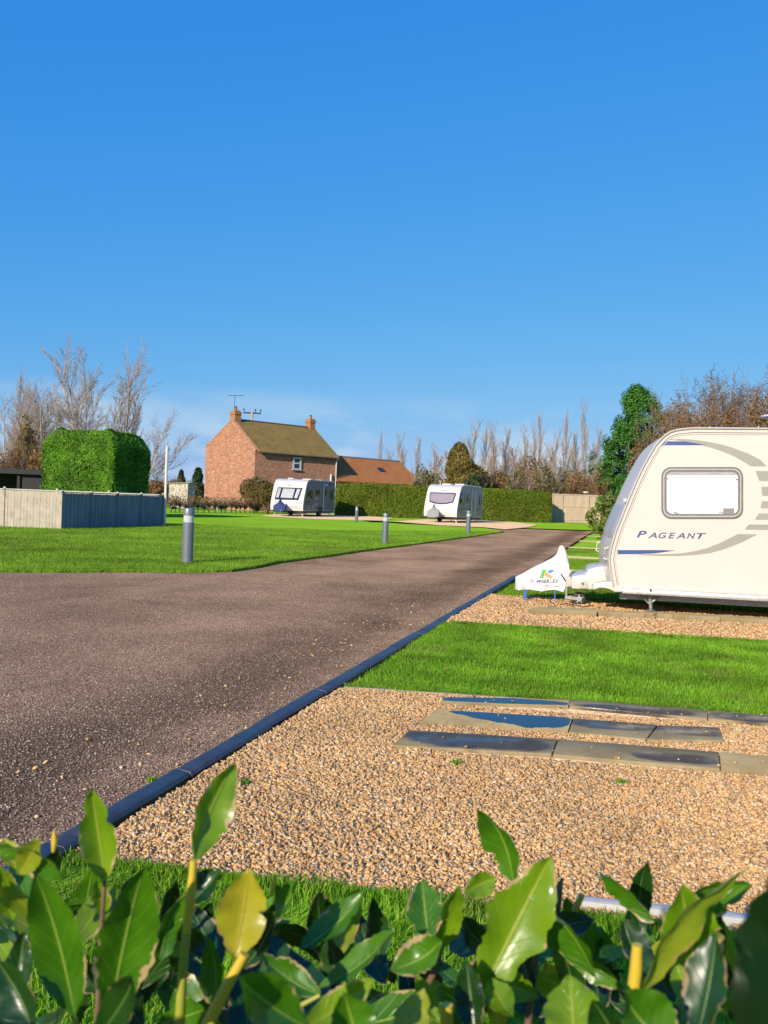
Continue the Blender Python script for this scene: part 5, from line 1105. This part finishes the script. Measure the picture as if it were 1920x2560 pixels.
def leaf(B,T,w,mat,twist=0,curl=.15,fold=.25,notch=0,seed=0,widest=.55,side=0,NL=30,NW=8,build=True,face=None):
    """laurel leaf from base B to tip T (world), width w; twist turns it about its own axis from facing the lens side"""
    r=random.Random(seed*13+5); ax=(T-B); L=ax.length; ax.normalize(); vd=face if face is not None else (Vector((0,0,CAMH))-(B+T)/2).normalized()
    sd=ax.cross(vd).normalized(); nm=sd.cross(ax).normalized()
    tw=R(twist); s2=sd*math.cos(tw)+nm*math.sin(tw); n2=nm*math.cos(tw)-sd*math.sin(tw)
    V=[];UV=[];F_=[]; nn=[(r.uniform(.15,.95),r.choice((-1,1)),r.uniform(.02,.055),r.uniform(.12,.38)) for _ in range(notch)]
    for i in range(NL+1):
        v=i/NL; prof_=max(.02,math.sin(math.pi*min(.999,v)**.92)**.80 if 0<v<1 else .02); bend=curl*L*(4*v*(1-v))*-1; drift=side*L*(4*v*(1-v))
        for j in range(NW+1):
            u=j/NW; x=(u-.5)*2; hw=w/2*prof_
            for (nv,ns,nw_,nd) in nn:
                if ns*x>0: hw*=1-nd*math.exp(-((v-nv)/nw_)**2)*abs(x)
            if NL>10: hw*=1-abs(x)*(.07*abs(math.sin(v*31+seed*3+(1 if x>0 else 0)))+.06*abs(math.sin(v*67+seed*5+(2 if x>0 else 0))))
            wav=.05*w*math.sin(v*9+x*2+seed)*abs(x)**1.3+.035*w*math.sin(v*21+seed*2)*abs(x)**2
            h=fold*hw*abs(x)**1.3-.10*hw*x*x+wav
            p=B+ax*(L*v)+s2*(x*hw+drift)+n2*(h+bend); V.append(tuple(p-HO)); UV.append((u,v))
    for i in range(NL):
        for j in range(NW): a=i*(NW+1)+j; F_.append((a,a+1,a+NW+2,a+NW+1))
    if not build: return V,F_,UV
    return mesh_np('leaf',V,F_,LM[mat],HEDGE,True,UV)
def PX(px,py,d): return PD(px,py,d)
LV=[ # tip, base, width px, dist, material, twist, curl, fold, notches, label
 ((228,1972),(262,2200),112,.74,'l',8,.06,.45,2),((588,1905),(487,2150),118,.72,'l',-25,.10,.30,1),
 ((88,2183),(188,2545),150,.66,'g',15,.10,.22,1),((362,2165),(275,2545),190,.64,'g',-12,.08,.20,2),
 ((625,2172),(588,2392),165,.68,'y',5,.08,.25,2),((98,2098),(48,2185),78,.72,'yg',10,.1,.3,1),((10,2095),(40,2170),60,.74,'yg',-10,.1,.3,1),
 ((-20,2120),(165,2195),60,.70,'g',62,.10,.2,1),((-30,2225),(105,2310),62,.66,'yg',25,.2,.3,2),((240,2200),(262,2285),62,.78,'l',0,.05,.3,2),
 ((912,2228),(752,2372),84,.78,'g',30,.12,.3,2),((985,2318),(795,2470),62,.76,'g',45,.10,.3,0),((975,2425),(1102,2350),110,.74,'g',-20,.25,.3,1),
 ((652,2385),(800,2488),88,.66,'g',-20,.15,.3,1),((600,2445),(775,2575),150,.52,'g',-10,.15,.25,0),((935,2448),(760,2570),100,.60,'l',10,.2,.3,0),
 ((1055,2200),(1072,2355),118,.80,'g',0,.06,.35,3),((1150,2215),(1105,2370),78,.80,'l',-30,.08,.3,3),((1193,2025),(1285,2215),92,.86,'g',38,.18,.35,3),
 ((1378,2140),(1210,2475),215,.72,'l',-4,.05,.18,7),((1160,2232),(1240,2195),74,.80,'l',10,.1,.3,1),((1165,2400),(1185,2580),92,.70,'d',10,.05,.2,0),
 ((1345,2490),(1212,2440),96,.72,'l',0,.1,.3,2),((1278,2540),(1225,2450),90,.70,'l',5,.1,.25,0),((1318,2245),(1490,2450),84,.74,'g',58,.12,.3,2),
 ((1425,2438),(1440,2640),185,.60,'l',0,.08,.3,3),((1704,2212),(1745,2450),185,.70,'l',-8,.06,.3,2),((1868,2172),(1590,2515),70,.62,'yg',-66,.10,.15,1),
 ((1500,2182),(1635,2305),52,.82,'g',60,.08,.3,1),((1735,2530),(1690,2410),74,.66,'l',0,.1,.4,0),((1420,2395),(1560,2470),60,.80,'g',40,.1,.3,0),
 ((1555,2365),(1500,2395),50,.84,'l',20,.1,.3,0),((1815,2205),(1770,2290),80,.78,'g',20,.1,.3,0),((1700,2260),(1880,2215),70,.72,'g',50,.1,.3,1),
 ((640,2190),(555,2380),60,.80,'d',40,.1,.3,2),((745,2200),(640,2330),70,.82,'g',50,.1,.3,2),((550,2170),(470,2260),80,.84,'d',30,.1,.3,1),
 ((520,2340),(540,2520),70,.72,'g',30,.1,.3,0),((440,2200),(420,2360),60,.85,'d',-30,.1,.3,1),((150,2230),(120,2430),80,.76,'d',20,.1,.3,1),
 ((30,2125),(75,2260),70,.76,'g',-15,.1,.3,1),((150,2120),(95,2230),60,.78,'d',25,.1,.3,1),((-5,2160),(30,2300),80,.74,'l',0,.1,.3,2),((470,2235),(400,2400),85,.76,'g',-30,.15,.3,2),((690,2260),(610,2420),75,.74,'d',40,.1,.3,1),((60,2330),(30,2520),90,.74,'d',10,.1,.3,1),((-10,2400),(80,2580),120,.62,'d',30,.1,.3,0),((330,2440),(240,2600),110,.58,'d',20,.1,.3,0),
 ((860,2480),(900,2620),150,.56,'g',0,.15,.3,1),((1060,2470),(1000,2620),110,.62,'yg',15,.15,.3,1),((1100,2560),(1040,2440),60,.74,'l',20,.1,.3,1),
 ((1560,2480),(1700,2640),190,.52,'g',-20,.2,.25,0),((1480,2500),(1560,2640),120,.56,'d',20,.1,.3,0),((1620,2440),(1560,2300),90,.80,'d',30,.1,.3,0),
 ((1790,2330),(1740,2600),130,.58,'d',30,.05,.2,0),((1265,2290),(1330,2500),90,.80,'d',20,.1,.3,1),((1400,2300),(1450,2500),100,.80,'d',-20,.1,.3,0)]
for i,(t,b_,wp,d,mt,tw,cu,fo,no) in enumerate(LV):
    T=PX(t[0],t[1],d+.03*math.sin(i*2.1)); B=PX(b_[0],b_[1],d-.02*math.sin(i*1.3)); w=.86*wp/F*d/max(.45,math.cos(R(abs(tw))))
    fo+=.32
    o=leaf(B,T,w,mt,tw,cu,fo,no,i)
    if mt=='y': o['label']='yellow blighted leaf with browned edges'
# the very near dark leaf at the right edge, seen from its shaded side
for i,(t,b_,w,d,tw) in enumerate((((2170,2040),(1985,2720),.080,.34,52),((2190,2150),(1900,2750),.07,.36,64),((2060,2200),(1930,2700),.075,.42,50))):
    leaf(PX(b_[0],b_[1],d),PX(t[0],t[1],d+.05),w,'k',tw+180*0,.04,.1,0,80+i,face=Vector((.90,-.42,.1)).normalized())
for i in range(100):
    x=-40+i*20+lr.uniform(-25,25); y=lr.uniform(2330,2600); d=lr.uniform(.80,1.02); a=lr.uniform(-2.9,-.25); Lp=lr.uniform(150,250)*.72/d
    if 640<x<1150: y+=35
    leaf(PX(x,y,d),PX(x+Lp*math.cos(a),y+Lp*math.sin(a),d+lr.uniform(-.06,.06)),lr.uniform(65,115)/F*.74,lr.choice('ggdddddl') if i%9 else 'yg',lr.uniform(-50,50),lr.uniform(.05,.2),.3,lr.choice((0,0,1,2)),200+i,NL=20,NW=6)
def shoot(pts,d,rpx,mat):
    P_=[PX(x,y,d)-HO for x,y in pts]; n=len(P_); MB().tube(P_,[r_/F*d for r_ in rpx],10).build('shoot',mat,HEDGE,smooth=True)
shoot([(484,2150),(478,2230),(466,2330)],.70,[9,12,11],STY); shoot([(466,2330),(455,2450),(445,2640)],.70,[11,12,14],ST)
shoot([(612,2385),(565,2470),(500,2600)],.68,[12,15,18],STY); shoot([(1593,2362),(1590,2420),(1583,2475)],.70,[13,16,16],STY); shoot([(1583,2475),(1580,2540),(1575,2660)],.70,[15,16,18],ST)
shoot([(1405,2195),(1392,2245),(1380,2330)],.84,[3,14,10],STB); shoot([(1456,2235),(1440,2270),(1415,2350)],.84,[7,9,7],STY); shoot([(1117,2512),(1115,2640)],.66,[16,18],STY)
shoot([(135,2075),(137,2100),(133,2130)],.74,[2,9,4],STY); shoot([(1207,2480),(1190,2640)],.73,[6,9],ST); shoot([(1102,2370),(1090,2420),(1040,2520),(1010,2640)],.78,[6,8,9,10],STB); shoot([(276,2545),(270,2640)],.65,[6,10],ST); shoot([(188,2545),(200,2640)],.66,[6,10],ST)
shoot([(1340,2240),(1345,2330),(1330,2480),(1310,2640)],.80,[6,8,9,10],STB); shoot([(487,2150),(484,2165)],.715,[5,7],ST); shoot([(262,2200),(255,2300),(240,2640)],.76,[5,6,9],STB)
shoot([(690,2190),(683,2215),(678,2240)],.8,[2,7,5],STY); shoot([(800,2488),(700,2540),(640,2640)],.66,[5,8,10],ST); shoot([(1590,2515),(1560,2640)],.62,[7,9],STY); shoot([(1745,2450),(1740,2640)],.70,[6,10],ST)
# the hedge's lower leaves and stems down to the ground, plus unseen leaves added for shade
V=[];F_=[];UVs=[];mi=[]; kk=0
def addleaf(B,T,w,tw,face,mix_,seed):
    global kk
    v,f,uv=leaf(B,T,w,'g',tw,.12,.3,1,seed,build=False,face=face,NL=8,NW=4)
    b0=len(V); V.extend(v); UVs.extend(uv); F_.extend([tuple(q+b0 for q in x) for x in f]); mi.extend([mix_]*len(f))
stems=MB(); N=0
for s in range(46):
    x=lr.uniform(-.42,1.05); y=lr.uniform(.62,1.12); zt_=CAMH-.555*y-lr.uniform(.0,.14)
    if x<-.15: zt_-=.12
    p0=Vector((x+lr.uniform(-.08,.08),y+lr.uniform(-.05,.05),0)); p1=Vector((x,y,zt_)); stems.tube([p0-HO,p0.lerp(p1,.5)+Vector((lr.uniform(-.02,.02),0,0))-HO,p1-HO],[.008,.006,.004],5)
    for k in range(13):
        t=lr.uniform(.35,1); b0=p0.lerp(p1,t); a=lr.uniform(0,6.28); d=Vector((math.cos(a),math.sin(a),lr.uniform(.1,.9))).normalized(); L_=lr.uniform(.09,.15)
        addleaf(b0,b0+d*L_,L_*lr.uniform(.32,.42),lr.uniform(-40,40),Vector((lr.uniform(-.4,.4),-.5,.8)).normalized(),lr.choice((0,0,1,1,2)),N); N+=1
for i in range(150):  # unseen leaves added below the view to shade the lower leaves
    y=lr.uniform(.24,.54); x=lr.uniform(-.75,.42); z=CAMH-.655*y-lr.uniform(.03,.22); b0=Vector((x,y,z)); a=lr.uniform(0,6.28); d=Vector((math.cos(a),math.sin(a)*.6,lr.uniform(-.3,.25))).normalized()*lr.uniform(.09,.14)
    tip=b0+d
    tip.z=min(tip.z,CAMH-.635*tip.y-.05)
    addleaf(b0,tip,.05,lr.uniform(-30,30),Vector((lr.uniform(-.5,.2),-.7,.5)).normalized(),lr.choice((0,1,1)),900+i)
    if i%10==0: stems.tube([Vector((x,y+.1,0))-HO,Vector((x,y+.03,z*.6))-HO,b0-HO],[.008,.006,.004],5)
stems.build('stem',STB,HEDGE)
mesh_np('foliage',V,F_,[LM['g'],LM['d'],LM['l']],HEDGE,True,UVs,mi)
# ------------------------------------------------------------------ sun and sky
w=bpy.data.worlds.new('World'); sc.world=w; w.use_nodes=True; t=w.node_tree; t.nodes.clear()
N_=lambda ty: t.nodes.new('ShaderNode'+ty)
sky=N_('TexSky'); sky.sky_type='NISHITA'; sky.sun_disc=False; sky.sun_elevation=R(SUN_EL); sky.sun_rotation=math.atan2(SUND.x,SUND.y); sky.altitude=0; sky.air_density=SKY_AIR; sky.dust_density=SKY_DUST; sky.ozone_density=SKY_OZ
tc=N_('TexCoord'); mp=N_('Mapping'); mp.inputs['Scale'].default_value=(1,1,3.2); t.links.new(tc.outputs['Generated'],mp.inputs[0])
no=N_('TexNoise'); no.inputs['Scale'].default_value=5.5; no.inputs['Detail'].default_value=6; no.inputs['Roughness'].default_value=.55; t.links.new(mp.outputs[0],no.inputs['Vector'])
rp=N_('ValToRGB'); rp.color_ramp.elements[0].position=.40; rp.color_ramp.elements[1].position=.66; t.links.new(no.outputs[0],rp.inputs[0])
sp=N_('SeparateXYZ'); t.links.new(tc.outputs['Generated'],sp.inputs[0])
r2_=N_('ValToRGB'); e=r2_.color_ramp.elements; e[0].position=0.0; e[0].color=(1,1,1,1); e[1].position=.12; e[1].color=(0,0,0,1); q=e.new(.055); q.color=(.9,.9,.9,1); t.links.new(sp.outputs[2],r2_.inputs[0])
mu=N_('Math'); mu.operation='MULTIPLY'; t.links.new(rp.outputs[0],mu.inputs[0]); t.links.new(r2_.outputs[0],mu.inputs[1])
mk=N_('Math'); mk.operation='MULTIPLY'; mk.inputs[1].default_value=1.0; t.links.new(mu.outputs[0],mk.inputs[0])
sr=N_('SeparateColor'); cr_=N_('CombineColor'); t.links.new(sky.outputs[0],sr.inputs[0])
for i,(ex,kq) in enumerate(SKY_G):
    p_=N_('Math'); p_.operation='POWER'; t.links.new(sr.outputs[i],p_.inputs[0]); p_.inputs[1].default_value=ex
    k_=N_('Math'); k_.operation='MULTIPLY'; t.links.new(p_.outputs[0],k_.inputs[0]); k_.inputs[1].default_value=kq; t.links.new(k_.outputs[0],cr_.inputs[i])
mx=N_('Mix'); mx.data_type='RGBA'; t.links.new(mk.outputs[0],mx.inputs[0]); t.links.new(cr_.outputs[0],mx.inputs[6]); mx.inputs[7].default_value=CLOUD
bg=N_('Background'); bg.inputs[1].default_value=SKY_STR; t.links.new(mx.outputs[2],bg.inputs[0]); ow=N_('OutputWorld'); t.links.new(bg.outputs[0],ow.inputs[0])
sl=bpy.data.lights.new('sun','SUN'); sl.energy=SUN_E; sl.angle=R(.53); sl.color=(1,.90,.76); so=bpy.data.objects.new('sun',sl); COL.objects.link(so); so.rotation_euler=(-SUND).to_track_quat('-Z','Y').to_euler(); so.location=(-20,-30,25)
vs=sc.view_settings; sc.display_settings.display_device='sRGB'; vs.view_transform='Standard'; vs.look='None'; vs.gamma=1; vs.exposure=EXPO; vs.use_curve_mapping=False
